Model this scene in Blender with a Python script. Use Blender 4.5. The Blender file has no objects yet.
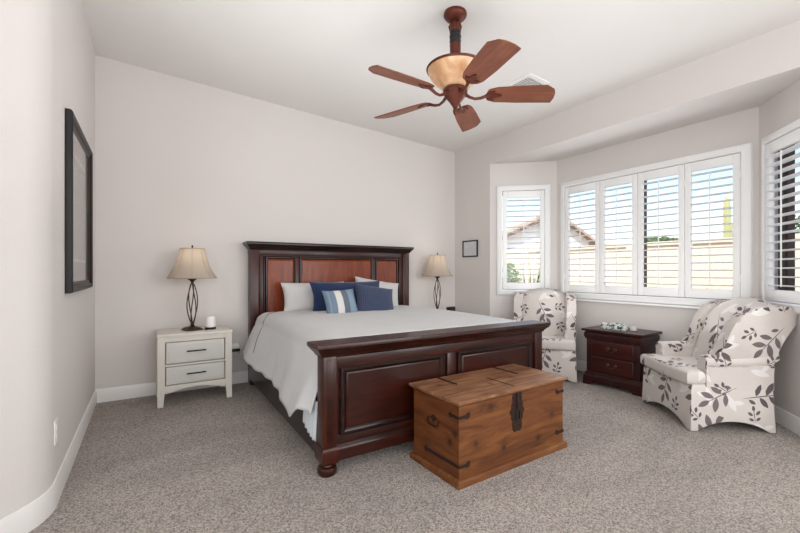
import bpy, bmesh, math, random
from mathutils import Vector, Matrix, noise
random.seed(7)
R = math.radians
PI = math.pi
scn = bpy.context.scene
COL = scn.collection

# ------------------------------------------------------------------ camera
cam_d = bpy.data.cameras.new('camera')
cam = bpy.data.objects.new('camera', cam_d)
COL.objects.link(cam)
cam.location = (0, 0, 1.13)
cam.rotation_euler = (R(90), 0, R(-32))
cam_d.sensor_width = 36.0
cam_d.lens = 403.0 / 800.0 * 36.0
cam_d.shift_y = 4.5 / 800.0
cam_d.clip_start = 0.02
scn.camera = cam

# ------------------------------------------------------------------ world, sun, large lights, exposure
w = bpy.data.worlds.new('sky'); scn.world = w; w.use_nodes = True
wn = w.node_tree; wn.nodes.clear()
sky = wn.nodes.new('ShaderNodeTexSky'); sky.sky_type = 'NISHITA'; sky.sun_disc = False
sky.sun_elevation = R(52); sky.sun_rotation = R(250); sky.air_density = 1.0; sky.dust_density = 0.8; sky.ozone_density = 1.0
bg = wn.nodes.new('ShaderNodeBackground'); bg.inputs[1].default_value = 0.30
wo = wn.nodes.new('ShaderNodeOutputWorld')
wn.links.new(sky.outputs[0], bg.inputs[0]); wn.links.new(bg.outputs[0], wo.inputs[0])

def light(name, kind, loc, rot, energy, color=(1, 1, 1), **kw):
    d = bpy.data.lights.new(name, kind); d.energy = energy; d.color = color
    for k, v in kw.items(): setattr(d, k, v)
    o = bpy.data.objects.new(name, d); COL.objects.link(o)
    o.location = loc; o.rotation_euler = rot
    return o
light('sun', 'SUN', (0, 0, 20), (R(42), 0, R(-70)), 6.5, (1.0, 0.95, 0.88), angle=R(0.6))
# unseen area lamps added behind the camera to fill the room
light('rear_fill', 'AREA', (0.6, -2.0, 1.75), (R(82), 0, R(-6)), 80, (0.975, 1.0, 1.02), shape='RECTANGLE', size=3.6, size_y=2.0)
light('side_fill', 'AREA', (-2.2, -0.9, 1.6), (R(80), 0, R(-62)), 66, (0.97, 1.0, 1.02), shape='RECTANGLE', size=1.8, size_y=2.0)  # added fill aimed across the room at the bay
light('right_fill', 'AREA', (3.3, -1.4, 1.5), (R(80), 0, R(52)), 72, (0.985, 1.0, 1.01), shape='RECTANGLE', size=1.8, size_y=1.8)  # added fill to brighten the left wall
light('bay_fill', 'AREA', (3.55, 2.15, 0.80), (0, R(215), 0), 2.6, (1.0, 0.985, 0.96), shape='RECTANGLE', size=0.5, size_y=1.6)  # added lamp in place of floor bounce, lifts the bay walls and soffit
light('bay_daylight', 'AREA', (4.0, 2.16, 1.5), (R(90), 0, R(90)), 12, (0.96, 1.0, 1.03), shape='RECTANGLE', size=1.7, size_y=1.25)
light('ceiling_bounce', 'AREA', (1.15, 1.6, 1.15), (R(180), 0, 0), 23, (0.975, 1.0, 1.015), shape='RECTANGLE', size=2.4, size_y=3.4, spread=R(125))  # unseen uplight added so light comes back off the ceiling

scn.view_settings.view_transform = 'Standard'
scn.view_settings.look = 'None'
scn.view_settings.exposure = 0.0
scn.view_settings.gamma = 1.0
scn.view_settings.use_curve_mapping = False
scn.cycles.use_denoising = True
scn.cycles.max_bounces = 10
scn.cycles.diffuse_bounces = 6
scn.cycles.transparent_max_bounces = 24
scn.cycles.sample_clamp_indirect = 6.0

# ------------------------------------------------------------------ materials
def srgb(r, g, b):
    f = lambda c: (c / 255 / 12.92) if c / 255 <= 0.04045 else ((c / 255 + 0.055) / 1.055) ** 2.4
    return (f(r), f(g), f(b), 1)

class NT:
    def __init__(s, name):
        s.m = bpy.data.materials.new(name); s.m.use_nodes = True
        s.t = s.m.node_tree; s.b = s.t.nodes['Principled BSDF']; s.out = s.t.nodes['Material Output']
    def n(s, kind, **kw):
        x = s.t.nodes.new('ShaderNode' + kind)
        for k, v in kw.items(): setattr(x, k, v)
        return x
    def l(s, a, b): s.t.links.new(a, b)
    def val(s, sock, v):
        if hasattr(v, 'links'): s.l(v, sock)
        else: sock.default_value = v
    def math(s, op, a, b=None, c=None):
        x = s.n('Math', operation=op); s.val(x.inputs[0], a)
        if b is not None: s.val(x.inputs[1], b)
        if c is not None: s.val(x.inputs[2], c)
        return x.outputs[0]
    def coord(s, kind='Object', scale=(1, 1, 1), rot=(0, 0, 0), loc=(0, 0, 0)):
        tc = s.n('TexCoord'); mp = s.n('Mapping'); s.l(tc.outputs[kind], mp.inputs[0])
        mp.inputs['Scale'].default_value = scale; mp.inputs['Rotation'].default_value = rot; mp.inputs['Location'].default_value = loc
        return mp.outputs[0]
    def noise(s, vec, scale, detail=3, rough=0.5, dist=0.0):
        x = s.n('TexNoise'); s.l(vec, x.inputs['Vector']); x.inputs['Scale'].default_value = scale
        x.inputs['Detail'].default_value = detail; x.inputs['Roughness'].default_value = rough; x.inputs['Distortion'].default_value = dist
        return x.outputs[0]
    def ramp(s, fac, stops):
        x = s.n('ValToRGB'); s.l(fac, x.inputs[0]); e = x.color_ramp.elements
        while len(e) < len(stops): e.new(0.5)
        for q, (p, c) in zip(e, stops): q.position = p; q.color = c
        return x.outputs[0]
    def mix(s, fac, a, b):
        x = s.n('Mix', data_type='RGBA'); s.val(x.inputs[0], fac); s.val(x.inputs[6], a); s.val(x.inputs[7], b)
        return x.outputs[2]
    def bump(s, h, strength=0.3, dist=0.01):
        x = s.n('Bump'); s.l(h, x.inputs['Height']); x.inputs['Strength'].default_value = strength; x.inputs['Distance'].default_value = dist
        s.l(x.outputs[0], s.b.inputs['Normal'])
    def set(s, **kw):
        for k, v in kw.items():
            k = {'base': 'Base Color', 'rough': 'Roughness', 'metal': 'Metallic', 'coat': 'Coat Weight', 'coat_rough': 'Coat Roughness',
                 'spec': 'Specular IOR Level', 'sheen': 'Sheen Weight'}.get(k, k)
            s.val(s.b.inputs[k], v)
        return s.m

def paint(name, c, rough=0.6, bump=0.0, scale=60, var=0.0, spec=0.3):
    t = NT(name); v = t.coord('Object')
    if var:
        t.set(base=t.mix(t.noise(v, 3, 3), tuple(x * (1 - var) for x in c[:3]) + (1,), tuple(min(1, x * (1 + var)) for x in c[:3]) + (1,)))
    else: t.set(base=c)
    if bump: t.bump(t.noise(v, scale, 4, 0.6), bump, 0.004)
    return t.set(rough=rough, spec=spec)

def wood(name, dark, mid, light_, axis='X', rough=0.3, coat=0.5, scale=1.0, knots=False, bump=0.08):
    t = NT(name); sc = {'X': (1.2, 9, 9), 'Y': (9, 1.2, 9), 'Z': (9, 9, 1.2)}[axis]
    v = t.coord('Object', tuple(a * scale for a in sc))
    g = t.noise(v, 2.2, 5, 0.6, 1.4)
    c = t.ramp(g, [(0.3, dark), (0.5, mid), (0.72, light_)])
    fine = t.noise(t.coord('Object', tuple(a * scale * 3 for a in sc)), 6, 3, 0.6)
    c = t.mix(t.math('MULTIPLY', fine, 0.35), c, dark)
    if knots:
        base = t.coord('Object'); nz = t.noise(base, 26, 3, 0.6); md = None
        for kp in ((0.36, 0.02, 0.125), (0.66, 0.02, 0.118), (0.79, 0.02, 0.235), (0.14, 0.02, 0.20), (0.02, 0.05, 0.27), (0.02, 0.09, 0.215), (0.02, 0.30, 0.10), (0.25, 0.02, 0.38), (0.62, 0.20, 0.452), (0.12, 0.30, 0.452), (0.40, 0.16, 0.452)):
            vm = t.n('VectorMath', operation='DISTANCE'); t.l(base, vm.inputs[0]); vm.inputs[1].default_value = kp
            md = vm.outputs['Value'] if md is None else t.math('MINIMUM', md, vm.outputs['Value'])
        md = t.math('ADD', md, t.math('MULTIPLY_ADD', nz, 0.028, -0.014))
        k = t.ramp(md, [(0.0, (1, 1, 1, 1)), (0.010, (0.9, 0.9, 0.9, 1)), (0.024, (0.25, 0.25, 0.25, 1)), (0.05, (0, 0, 0, 1))])
        c = t.mix(t.math('MULTIPLY', k, 0.85), c, srgb(40, 20, 9))
        st = t.ramp(t.noise(t.coord('Object', (3, 3, 5)), 2.0, 4, 0.6), [(0.45, (0, 0, 0, 1)), (0.7, (1, 1, 1, 1))])
        c = t.mix(t.math('MULTIPLY', st, 0.55), c, srgb(92, 50, 26))
    t.set(base=c); t.bump(g, bump, 0.002)
    return t.set(rough=rough + 0.08, coat=coat * 0.35, coat_rough=0.15, spec=0.3)

M = {}
M['wall'] = paint('wall_paint', srgb(213, 208, 205), 0.75, 0.25, 90, 0.012, 0.2)
M['ceiling'] = paint('ceiling_paint', srgb(226, 223, 220), 0.8, 0.25, 70, 0.01, 0.2)
M['trim'] = paint('trim_paint', srgb(226, 224, 222), 0.35, 0, spec=0.4)
M['shutter'] = paint('shutter_paint', srgb(240, 241, 241), 0.4, 0, spec=0.4)
M['white_lacquer'] = paint('distressed_white_lacquer', srgb(214, 209, 200), 0.45, 0.12, 40, 0.05)
M['panel_white'] = paint('drawer_white', srgb(205, 204, 198), 0.45, 0.05, 40, 0.03)
M['bronze'] = paint('dark_bronze', srgb(68, 58, 50), 0.4, 0.1, 60, 0.15); M['bronze'].node_tree.nodes['Principled BSDF'].inputs['Metallic'].default_value = 0.6
M['iron'] = paint('rusted_iron', srgb(48, 32, 26), 0.65, 0.6, 80, 0.25); M['iron'].node_tree.nodes['Principled BSDF'].inputs['Metallic'].default_value = 0.3
M['black'] = paint('black_metal', srgb(30, 28, 28), 0.4)
M['black_frame'] = paint('black_frame_lacquer', srgb(22, 21, 22), 0.45)
M['window_bronze'] = paint('window_frame_bronze', srgb(70, 56, 48), 0.5)
M['plastic_white'] = paint('white_plastic', srgb(232, 230, 228), 0.35)
M['cherry'] = wood('cherry_wood', srgb(24, 8, 4), srgb(46, 14, 6), srgb(70, 25, 10), 'X', 0.28, 0.6)
M['cherry_v'] = wood('cherry_wood_upright', srgb(30, 10, 4), srgb(60, 19, 8), srgb(88, 33, 14), 'Z', 0.28, 0.6)
M['cherry_bright'] = wood('cherry_panel', srgb(92, 34, 10), srgb(124, 50, 16), srgb(144, 66, 24), 'Z', 0.3, 0.5)
M['cherry_foot'] = wood('cherry_panel_foot', srgb(26, 6, 2), srgb(44, 10, 3), srgb(62, 18, 5), 'X', 0.26, 0.6)
M['glaze'] = wood('dark_glaze', srgb(16, 6, 5), srgb(30, 11, 8), srgb(46, 17, 11), 'X', 0.22, 0.7)
M['rosewood'] = wood('dark_rosewood', srgb(26, 8, 8), srgb(48, 13, 11), srgb(66, 20, 16), 'Z', 0.3, 0.5)
M['rosewood_front'] = wood('dark_rosewood_drawer', srgb(38, 9, 7), srgb(58, 16, 11), srgb(74, 24, 16), 'X', 0.3, 0.5)
M['fan_wood'] = wood('fan_blade_wood', srgb(92, 48, 30), srgb(118, 66, 44), srgb(136, 82, 56), 'X', 0.4, 0.25, 0.8)
M['fan_metal'] = paint('fan_red_bronze', srgb(88, 42, 30), 0.38, 0.1, 60, 0.25); M['fan_metal'].node_tree.nodes['Principled BSDF'].inputs['Metallic'].default_value = 0.35
M['pine'] = wood('rustic_pine', srgb(68, 36, 14), srgb(110, 65, 30), srgb(134, 87, 45), 'X', 0.5, 0.15, 0.8, True, 0.25)
M['pine_side'] = wood('rustic_pine_side', srgb(68, 34, 13), srgb(104, 58, 26), srgb(124, 75, 38), 'Y', 0.5, 0.15, 0.8, True, 0.25)
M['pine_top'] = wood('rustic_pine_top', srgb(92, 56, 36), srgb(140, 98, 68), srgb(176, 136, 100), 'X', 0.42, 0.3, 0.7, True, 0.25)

def carpet():
    t = NT('carpet_pile'); v = t.coord('Object')
    vo = t.n('TexVoronoi'); t.l(v, vo.inputs['Vector']); vo.inputs['Scale'].default_value = 170
    nz = t.noise(v, 110, 4, 0.7)
    sep = t.n('SeparateColor'); t.l(vo.outputs['Color'], sep.inputs[0])
    f = t.math('ADD', t.math('MULTIPLY', sep.outputs[0], 0.5), t.math('MULTIPLY', nz, 0.5))
    c = t.ramp(f, [(0.2, srgb(100, 88, 81)), (0.42, srgb(158, 147, 140)), (0.62, srgb(188, 179, 172)), (0.85, srgb(216, 209, 203))])
    lay = t.noise(t.coord('Object', (0.9, 2.6, 1), (0, 0, R(28))), 1.1, 2, 0.5, 0.6)     # pile brushed in swaths
    lay = t.ramp(lay, [(0.42, (0, 0, 0, 1)), (0.56, (1, 1, 1, 1))])
    mo = t.n('Mix', data_type='RGBA', blend_type='MULTIPLY'); mo.inputs[0].default_value = 1.0
    t.l(c, mo.inputs[6]); t.l(t.mix(lay, (0.93, 0.925, 0.92, 1), (1.06, 1.05, 1.04, 1)), mo.inputs[7])
    t.set(base=mo.outputs[2]); h = t.math('ADD', t.math('MULTIPLY', vo.outputs['Distance'], -1.0), nz)
    t.bump(h, 0.9, 0.012)
    return t.set(rough=1.0, spec=0.05, sheen=0.2)
M['carpet'] = carpet()

def fabric(name, c, bump=0.25, scale=420, sheen=0.15, var=0.03):
    t = NT(name); v = t.coord('Object')
    t.set(base=t.mix(t.noise(v, 6, 3), tuple(x * (1 - var) for x in c[:3]) + (1,), tuple(min(1, x * (1 + var)) for x in c[:3]) + (1,)))
    t.bump(t.noise(v, scale, 2, 0.6), bump, 0.002)
    return t.set(rough=0.9, spec=0.1, sheen=sheen)
M['linen'] = fabric('white_pillow_linen', srgb(196, 194, 193))
M['navy'] = fabric('navy_velvet', srgb(34, 48, 80), 0.2, 300, 0.35, 0.15)
M['sheet'] = fabric('blue_grey_sheet', srgb(196, 202, 208))
M['boxspring'] = fabric('dark_bed_base', srgb(46, 40, 38))

def duvet_mat():
    t = NT('coverlet_matelasse'); v = t.coord('Object')
    wv = t.n('TexWave', wave_type='BANDS', bands_direction='X'); t.l(t.coord('Object', rot=(0, 0, 0)), wv.inputs[0]); wv.inputs['Scale'].default_value = 14
    t.set(base=t.mix(t.noise(v, 4, 3), srgb(190, 190, 191), srgb(200, 200, 200)))
    t.bump(t.math('ADD', t.math('MULTIPLY', wv.outputs['Fac'], 0.25), t.noise(v, 90, 4, 0.7)), 0.35, 0.004)
    return t.set(rough=0.9, spec=0.1, sheen=0.1)
M['coverlet'] = duvet_mat()

def stripe_mat():
    t = NT('striped_pillow_cloth'); tc = t.n('TexCoord'); sp = t.n('SeparateXYZ'); t.l(tc.outputs['UV'], sp.inputs[0])
    cb = t.n('ValToRGB'); cb.color_ramp.interpolation = 'CONSTANT'; t.l(sp.outputs[0], cb.inputs[0])
    B, W, G, L = srgb(84, 108, 132), srgb(208, 204, 198), srgb(62, 76, 96), srgb(106, 132, 152)
    st = [(0, B), (0.09, L), (0.13, B), (0.30, W), (0.50, G), (0.68, L), (0.86, B), (0.95, G)]
    e = cb.color_ramp.elements
    while len(e) < len(st): e.new(0.5)
    for q, (p, c) in zip(e, st): q.position = p; q.color = c
    nz = t.noise(t.coord('UV', (160, 40, 1)), 3, 2)
    t.set(base=t.mix(t.math('MULTIPLY', nz, 0.3), cb.outputs[0], srgb(200, 204, 206))); t.bump(nz, 0.4, 0.003)
    return t.set(rough=0.95, spec=0.05)
M['stripe'] = stripe_mat()

def knit_mat():
    t = NT('blue_grey_diamond_weave')
    v = t.coord('UV', (26, 26, 1), (0, 0, R(45)))
    ck = t.n('TexChecker'); t.l(v, ck.inputs[0]); ck.inputs['Scale'].default_value = 1.0
    n = t.noise(t.coord('UV', (1, 1, 1)), 40, 3)
    c = t.mix(ck.outputs['Fac'], srgb(54, 62, 84), srgb(72, 80, 102))
    t.set(base=t.mix(t.math('MULTIPLY', n, 0.4), c, srgb(44, 54, 80))); t.bump(ck.outputs['Fac'], 0.4, 0.004)
    return t.set(rough=0.95, spec=0.05, sheen=0.2)
M['knit'] = knit_mat()

def leaf_fabric():
    """Pale cotton printed with sprays of dark leaves: one spray per Voronoi cell of the cloth's own UVs (metres)."""
    t = NT('leaf_print_slipcover')
    def leaves(scale, leafs, off, rndrot=True, gate=None):
        mp = t.coord('UV', (scale, scale, 1), loc=off)
        vo = t.n('TexVoronoi', voronoi_dimensions='2D'); t.l(mp, vo.inputs['Vector'])
        vo.inputs['Scale'].default_value = 1.0; vo.inputs['Randomness'].default_value = 0.45
        d = t.n('VectorMath', operation='SUBTRACT'); t.l(mp, d.inputs[0]); t.l(vo.outputs['Position'], d.inputs[1])
        sep = t.n('SeparateColor'); t.l(vo.outputs['Color'], sep.inputs[0])
        ro = t.n('VectorRotate', rotation_type='Z_AXIS'); t.l(d.outputs[0], ro.inputs['Vector']); t.l(t.math('MULTIPLY', sep.outputs[0], 6.28), ro.inputs['Angle'])
        res = None
        for (x, y, a, ln, wd) in leafs:
            s_ = t.n('VectorMath', operation='SUBTRACT'); t.l(ro.outputs[0], s_.inputs[0]); s_.inputs[1].default_value = (x, y, 0)
            r2 = t.n('VectorRotate', rotation_type='Z_AXIS'); t.l(s_.outputs[0], r2.inputs['Vector']); r2.inputs['Angle'].default_value = -R(a)
            sp = t.n('SeparateXYZ'); t.l(r2.outputs[0], sp.inputs[0])
            q = t.math('POWER', t.math('ABSOLUTE', sp.outputs[0]), 2.0)
            lim = t.math('MULTIPLY_ADD', q, -wd / ln ** 2, wd)
            dd = t.math('SUBTRACT', t.math('ABSOLUTE', sp.outputs[1]), lim)
            res = dd if res is None else t.math('MINIMUM', res, dd)
        m = t.math('LESS_THAN', res, 0.0)
        if gate is not None: m = t.math('MULTIPLY', m, t.math('GREATER_THAN', sep.outputs[1], gate))
        return m, sep.outputs[2]
    spray = [(0, 0, 90, 0.40, 0.010), (0.0, 0.36, 90, 0.13, 0.055), (-0.12, 0.22, 140, 0.14, 0.055), (0.13, 0.17, 35, 0.15, 0.06),
             (-0.13, 0.02, 150, 0.13, 0.05), (0.13, -0.05, 28, 0.13, 0.05), (-0.09, -0.2, 130, 0.08, 0.035)]
    small = [(0, 0.02, 90, 0.3, 0.014), (-0.14, 0.1, 140, 0.11, 0.055), (0.13, 0.08, 40, 0.11, 0.055), (0, 0.27, 90, 0.11, 0.055),
             (-0.12, -0.12, 150, 0.10, 0.05), (0.12, -0.12, 30, 0.10, 0.05)]
    m1, r1 = leaves(2.9, spray, (0.2, 0.35, 0))
    m2, r2 = leaves(5.2, small, (3.3, 1.7, 0), gate=0.55)
    m3, r3 = leaves(5.0, [(0, 0, 90, 0.34, 0.11), (0.2, 0.1, 30, 0.2, 0.08)], (5.1, 8.2, 0), gate=0.4)
    n = t.noise(t.coord('UV'), 9, 3)
    basec = t.mix(n, srgb(196, 189, 184), srgb(206, 199, 194))
    basec = t.mix(t.math('MULTIPLY', m3, 0.6), basec, srgb(226, 224, 222))
    dark = t.mix(r1, srgb(84, 74, 77), srgb(116, 105, 107))
    c = t.mix(m2, basec, srgb(98, 88, 90)); c = t.mix(m1, c, dark)
    t.set(base=c); t.bump(t.noise(t.coord('UV'), 300, 2), 0.2, 0.002)
    return t.set(rough=0.9, spec=0.1, sheen=0.1)
M['leaf'] = leaf_fabric()

def shade_mat():
    t = NT('lamp_shade_cloth'); t.t.nodes.remove(t.b)
    d = t.n('BsdfDiffuse'); tr = t.n('BsdfTranslucent'); mx = t.n('MixShader'); mx.inputs[0].default_value = 0.45
    c = t.mix(t.noise(t.coord('Object', (30, 30, 2)), 4, 2), srgb(190, 180, 168), srgb(204, 195, 184))
    t.l(c, d.inputs[0]); t.l(c, tr.inputs[0]); t.l(d.outputs[0], mx.inputs[1]); t.l(tr.outputs[0], mx.inputs[2]); t.l(mx.outputs[0], t.out.inputs[0])
    return t.m
M['shade'] = shade_mat()
def glass_mat():
    t = NT('window_glass'); t.t.nodes.remove(t.b)
    a = t.n('BsdfTransparent'); g = t.n('BsdfGlossy'); g.inputs['Roughness'].default_value = 0.02; lw = t.n('LayerWeight'); lw.inputs[0].default_value = 0.5; f = t.math('MULTIPLY_ADD', t.math('POWER', lw.outputs['Facing'], 5.0), 0.6, 0.035)
    mx = t.n('MixShader'); t.l(f, mx.inputs[0]); t.l(a.outputs[0], mx.inputs[1]); t.l(g.outputs[0], mx.inputs[2]); t.l(mx.outputs[0], t.out.inputs[0])
    return t.m
M['glass'] = glass_mat()
def amber_mat():
    t = NT('amber_scavo_glass'); v = t.coord('Object')
    c = t.ramp(t.noise(v, 7, 4, 0.6, 0.8), [(0.3, srgb(176, 128, 88)), (0.55, srgb(204, 162, 122)), (0.75, srgb(220, 188, 152))])
    return t.set(base=c, rough=0.3, coat=0.3)
M['amber'] = amber_mat()
M['bulb'] = NT('warm_bulb').set(base=srgb(255, 240, 220), **{'Emission Color': (1, 0.8, 0.55, 1), 'Emission Strength': 2.5})
M['paper'] = paint('mat_board', srgb(150, 142, 140), 0.6)
def art_mat(name, bgc, a, b, sc):
    t = NT(name); v = t.coord('Object', sc)
    n = t.noise(v, 3.0, 4, 0.6, 1.0)
    return t.set(base=t.ramp(n, [(0.4, bgc), (0.55, a), (0.7, b)]), rough=0.25, coat=0.8, coat_rough=0.03)
M['art'] = art_mat('faded_print', srgb(165, 158, 156), srgb(186, 180, 176), srgb(140, 134, 132), (2, 2, 3))
M['art_mat'] = paint('art_mat_board', srgb(168, 158, 158), 0.4)
M['art_small'] = art_mat('small_print', srgb(206, 206, 208), srgb(186, 190, 198), srgb(212, 210, 210), (9, 9, 14))
M['stucco'] = paint('fence_stucco', srgb(214, 198, 178), 0.9, 0.4, 30, 0.04)
M['stucco_house'] = paint('house_stucco', srgb(244, 240, 234), 0.9, 0.3, 30, 0.03)
M['roof_tile'] = paint('roof_tile_clay', srgb(176, 150, 130), 0.9, 0.5, 20, 0.12)
M['fascia'] = paint('fascia_brown', srgb(96, 78, 66), 0.8)
M['gravel'] = paint('gravel_ground', srgb(190, 172, 150), 0.95, 0.8, 50, 0.1)
M['leaf_green'] = paint('shrub_green', srgb(96, 132, 52), 0.7, 0, 10, 0.3)
M['leaf_yellow'] = paint('shrub_yellow_green', srgb(170, 178, 84), 0.7, 0, 10, 0.3)
M['leaf_dark'] = paint('tree_green', srgb(78, 98, 56), 0.7, 0, 10, 0.3)
M['cactus'] = paint('cactus_green', srgb(168, 168, 122), 0.7, 0, 10, 0.1)
M['bark'] = paint('bark_brown', srgb(110, 88, 68), 0.9, 0.5, 20, 0.2)

def box_print_mat():
    t = NT('speckled_tin_print'); v = t.coord('Object')
    vo = t.n('TexVoronoi'); t.l(v, vo.inputs['Vector']); vo.inputs['Scale'].default_value = 62
    sep = t.n('SeparateColor'); t.l(vo.outputs['Color'], sep.inputs[0])
    c = t.ramp(sep.outputs[0], [(0.0, srgb(60, 66, 66)), (0.18, srgb(120, 150, 148)), (0.34, srgb(222, 224, 220)), (0.8, srgb(208, 214, 212))])
    c.node.color_ramp.interpolation = 'CONSTANT'
    return t.set(base=c, rough=0.5)
M['box_print'] = box_print_mat()

# ------------------------------------------------------------------ mesh helpers
def box_uv(bm):
    uv = bm.loops.layers.uv.verify()
    for f in bm.faces:
        n = f.normal; ax = max(range(3), key=lambda i: abs(n[i]))
        for lp in f.loops:
            c = lp.vert.co
            lp[uv].uv = (c.y, c.z + 0.37) if ax == 0 else ((c.x + 1.9, c.z) if ax == 1 else (c.x + 0.7, c.y + 2.3))

class MB:
    def __init__(s): s.bm = bmesh.new(); s.mi = 0
    def _tag(s, faces):
        for f in faces: f.material_index = s.mi
    def box(s, x0, x1, y0, y1, z0, z1, bevel=0.0, seg=2, mat=None):
        if x0 > x1: x0, x1 = x1, x0
        if y0 > y1: y0, y1 = y1, y0
        if z0 > z1: z0, z1 = z1, z0
        vs = [s.bm.verts.new(p) for p in ((x0, y0, z0), (x1, y0, z0), (x1, y1, z0), (x0, y1, z0), (x0, y0, z1), (x1, y0, z1), (x1, y1, z1), (x0, y1, z1))]
        if mat:
            for v in vs: v.co = mat @ v.co
        fs = [s.bm.faces.new([vs[i] for i in q]) for q in ((3, 2, 1, 0), (4, 5, 6, 7), (0, 1, 5, 4), (1, 2, 6, 5), (2, 3, 7, 6), (3, 0, 4, 7))]
        s._tag(fs)
        if bevel > 0:
            es = list({e for f in fs for e in f.edges})
            bmesh.ops.bevel(s.bm, geom=es, offset=bevel, segments=seg, profile=0.5, affect='EDGES', clamp_overlap=True)
        return s
    def loft(s, rings, cap=True, close=True):
        rv = [[s.bm.verts.new(p) for p in r] for r in rings]; n = len(rings[0]); fs = []
        for a, b in zip(rv, rv[1:]):
            for i in range(n if close else n - 1):
                j = (i + 1) % n
                fs.append(s.bm.faces.new((a[i], a[j], b[j], b[i])))
        if cap:
            fs.append(s.bm.faces.new(rv[0][::-1])); fs.append(s.bm.faces.new(rv[-1]))
        s._tag(fs); return fs
    def rect_loft(s, cx, cy, hx, hy, prof, mat=None):
        """stack of rectangles, prof = [(outset, height)]"""
        rings = []
        for o, z in prof:
            r = [Vector((cx + a * (hx + o), cy + b * (hy + o), z)) for a, b in ((-1, -1), (1, -1), (1, 1), (-1, 1))]
            rings.append([mat @ p for p in r] if mat else r)
        return s.loft(rings)
    def frame(s, cx, cy, hx, hy, prof, mat=None):
        """mitred picture-frame moulding: closed profile [(outset, height)] around a rectangle"""
        rings = []
        for o, z in prof + [prof[0]]:
            r = [Vector((cx + a * (hx + o), cy + b * (hy + o), z)) for a, b in ((-1, -1), (1, -1), (1, 1), (-1, 1))]
            rings.append([mat @ p for p in r] if mat else r)
        return s.loft(rings, cap=False)
    def lathe(s, prof, c=(0, 0, 0), n=32, mat=None, lobes=0, amp=0.0):
        rings = []
        for r, z in prof:
            ring = []
            for i in range(n):
                a = 2 * PI * i / n; rr = max(r, 1e-4) * (1 + amp * math.cos(lobes * a))
                p = Vector((c[0] + rr * math.cos(a), c[1] + rr * math.sin(a), c[2] + z)); ring.append(mat @ p if mat else p)
            rings.append(ring)
        return s.loft(rings)
    def tube(s, pts, r, n=8, cap=True):
        pts = [Vector(p) for p in pts]; rings = []
        rr = r if isinstance(r, (list, tuple)) else [r] * len(pts)
        up = None
        for i, p in enumerate(pts):
            t = (pts[min(i + 1, len(pts) - 1)] - pts[max(i - 1, 0)]).normalized()
            if up is None: up = t.orthogonal().normalized()
            up = (up - t * up.dot(t)).normalized(); b = t.cross(up)
            rings.append([p + (up * math.cos(2 * PI * k / n) + b * math.sin(2 * PI * k / n)) * rr[i] for k in range(n)])
        return s.loft(rings, cap)
    def prism(s, poly, h, mat=None, bevel=0.0, seg=3, flat_h0=0.0):
        """poly in (x,y), extruded z from flat_h0 to h"""
        a = [Vector((x, y, flat_h0)) for x, y in poly]; b = [Vector((x, y, h)) for x, y in poly]
        if mat: a = [mat @ p for p in a]; b = [mat @ p for p in b]
        fs = s.loft([a, b])
        if bevel > 0:
            caps = fs[-2:]
            es = list({e for f in caps for e in f.edges})
            bmesh.ops.bevel(s.bm, geom=es, offset=bevel, segments=seg, profile=0.5, affect='EDGES', clamp_overlap=True)
        return fs
    def grid(s, fn, nu, nv, uvscale=None):
        vs = [[s.bm.verts.new(fn(i / nu, j / nv)) for j in range(nv + 1)] for i in range(nu + 1)]
        fs = []
        uv = s.bm.loops.layers.uv.verify() if uvscale else None
        for i in range(nu):
            for j in range(nv):
                f = s.bm.faces.new((vs[i][j], vs[i + 1][j], vs[i + 1][j + 1], vs[i][j + 1])); fs.append(f)
                if uv:
                    for lp, (a, b) in zip(f.loops, ((i, j), (i + 1, j), (i + 1, j + 1), (i, j + 1))): lp[uv].uv = (a / nu * uvscale[0], b / nv * uvscale[1])
        s._tag(fs); return fs
    def build(s, name, mat, parent=None, smooth=35, uv=False, fix=True):
        if fix: bmesh.ops.recalc_face_normals(s.bm, faces=s.bm.faces[:])
        if uv: s.bm.normal_update(); box_uv(s.bm)
        me = bpy.data.meshes.new(name)
        s.bm.to_mesh(me); s.bm.free()
        for m in (mat if isinstance(mat, (list, tuple)) else [mat]): me.materials.append(M[m])
        if smooth:
            for p in me.polygons: p.use_smooth = True
            me.set_sharp_from_angle(angle=R(smooth))
        o = bpy.data.objects.new(name, me); COL.objects.link(o)
        if parent is not None: o.parent = parent
        return o

def thing(name, label, cat, loc=(0, 0, 0), rz=0.0, group=None):
    o = bpy.data.objects.new(name, None); COL.objects.link(o); o.empty_display_size = 0.1
    o.location = loc; o.rotation_euler = (0, 0, rz); o['label'] = label; o['category'] = cat
    if group: o['group'] = group
    return o
def tag(o, label, cat, group=None):
    o['label'] = label; o['category'] = cat
    if group: o['group'] = group
    return o
def struct(o): o['kind'] = 'structure'; return o
def copy_tree(o, parent=None):
    c = o.copy(); COL.objects.link(c); c.parent = parent
    for ch in list(o.children): copy_tree(ch, c)
    return c

# ------------------------------------------------------------------ the room
XL, YB, XR = -0.386, 4.31, 3.587          # left wall, headboard wall, window wall
XC = 4.17                                 # centre plane of the bay
BL0, BL1 = (3.587, 3.639), (4.17, 3.11)   # left angled bay wall
BR0, BR1 = (4.17, 1.22), (3.587, 0.69)    # right angled bay wall
ZB = 2.455                                # bay ceiling
def zc(x): return 2.98 - 0.0554 * (x - XL)
T = 0.14

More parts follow.
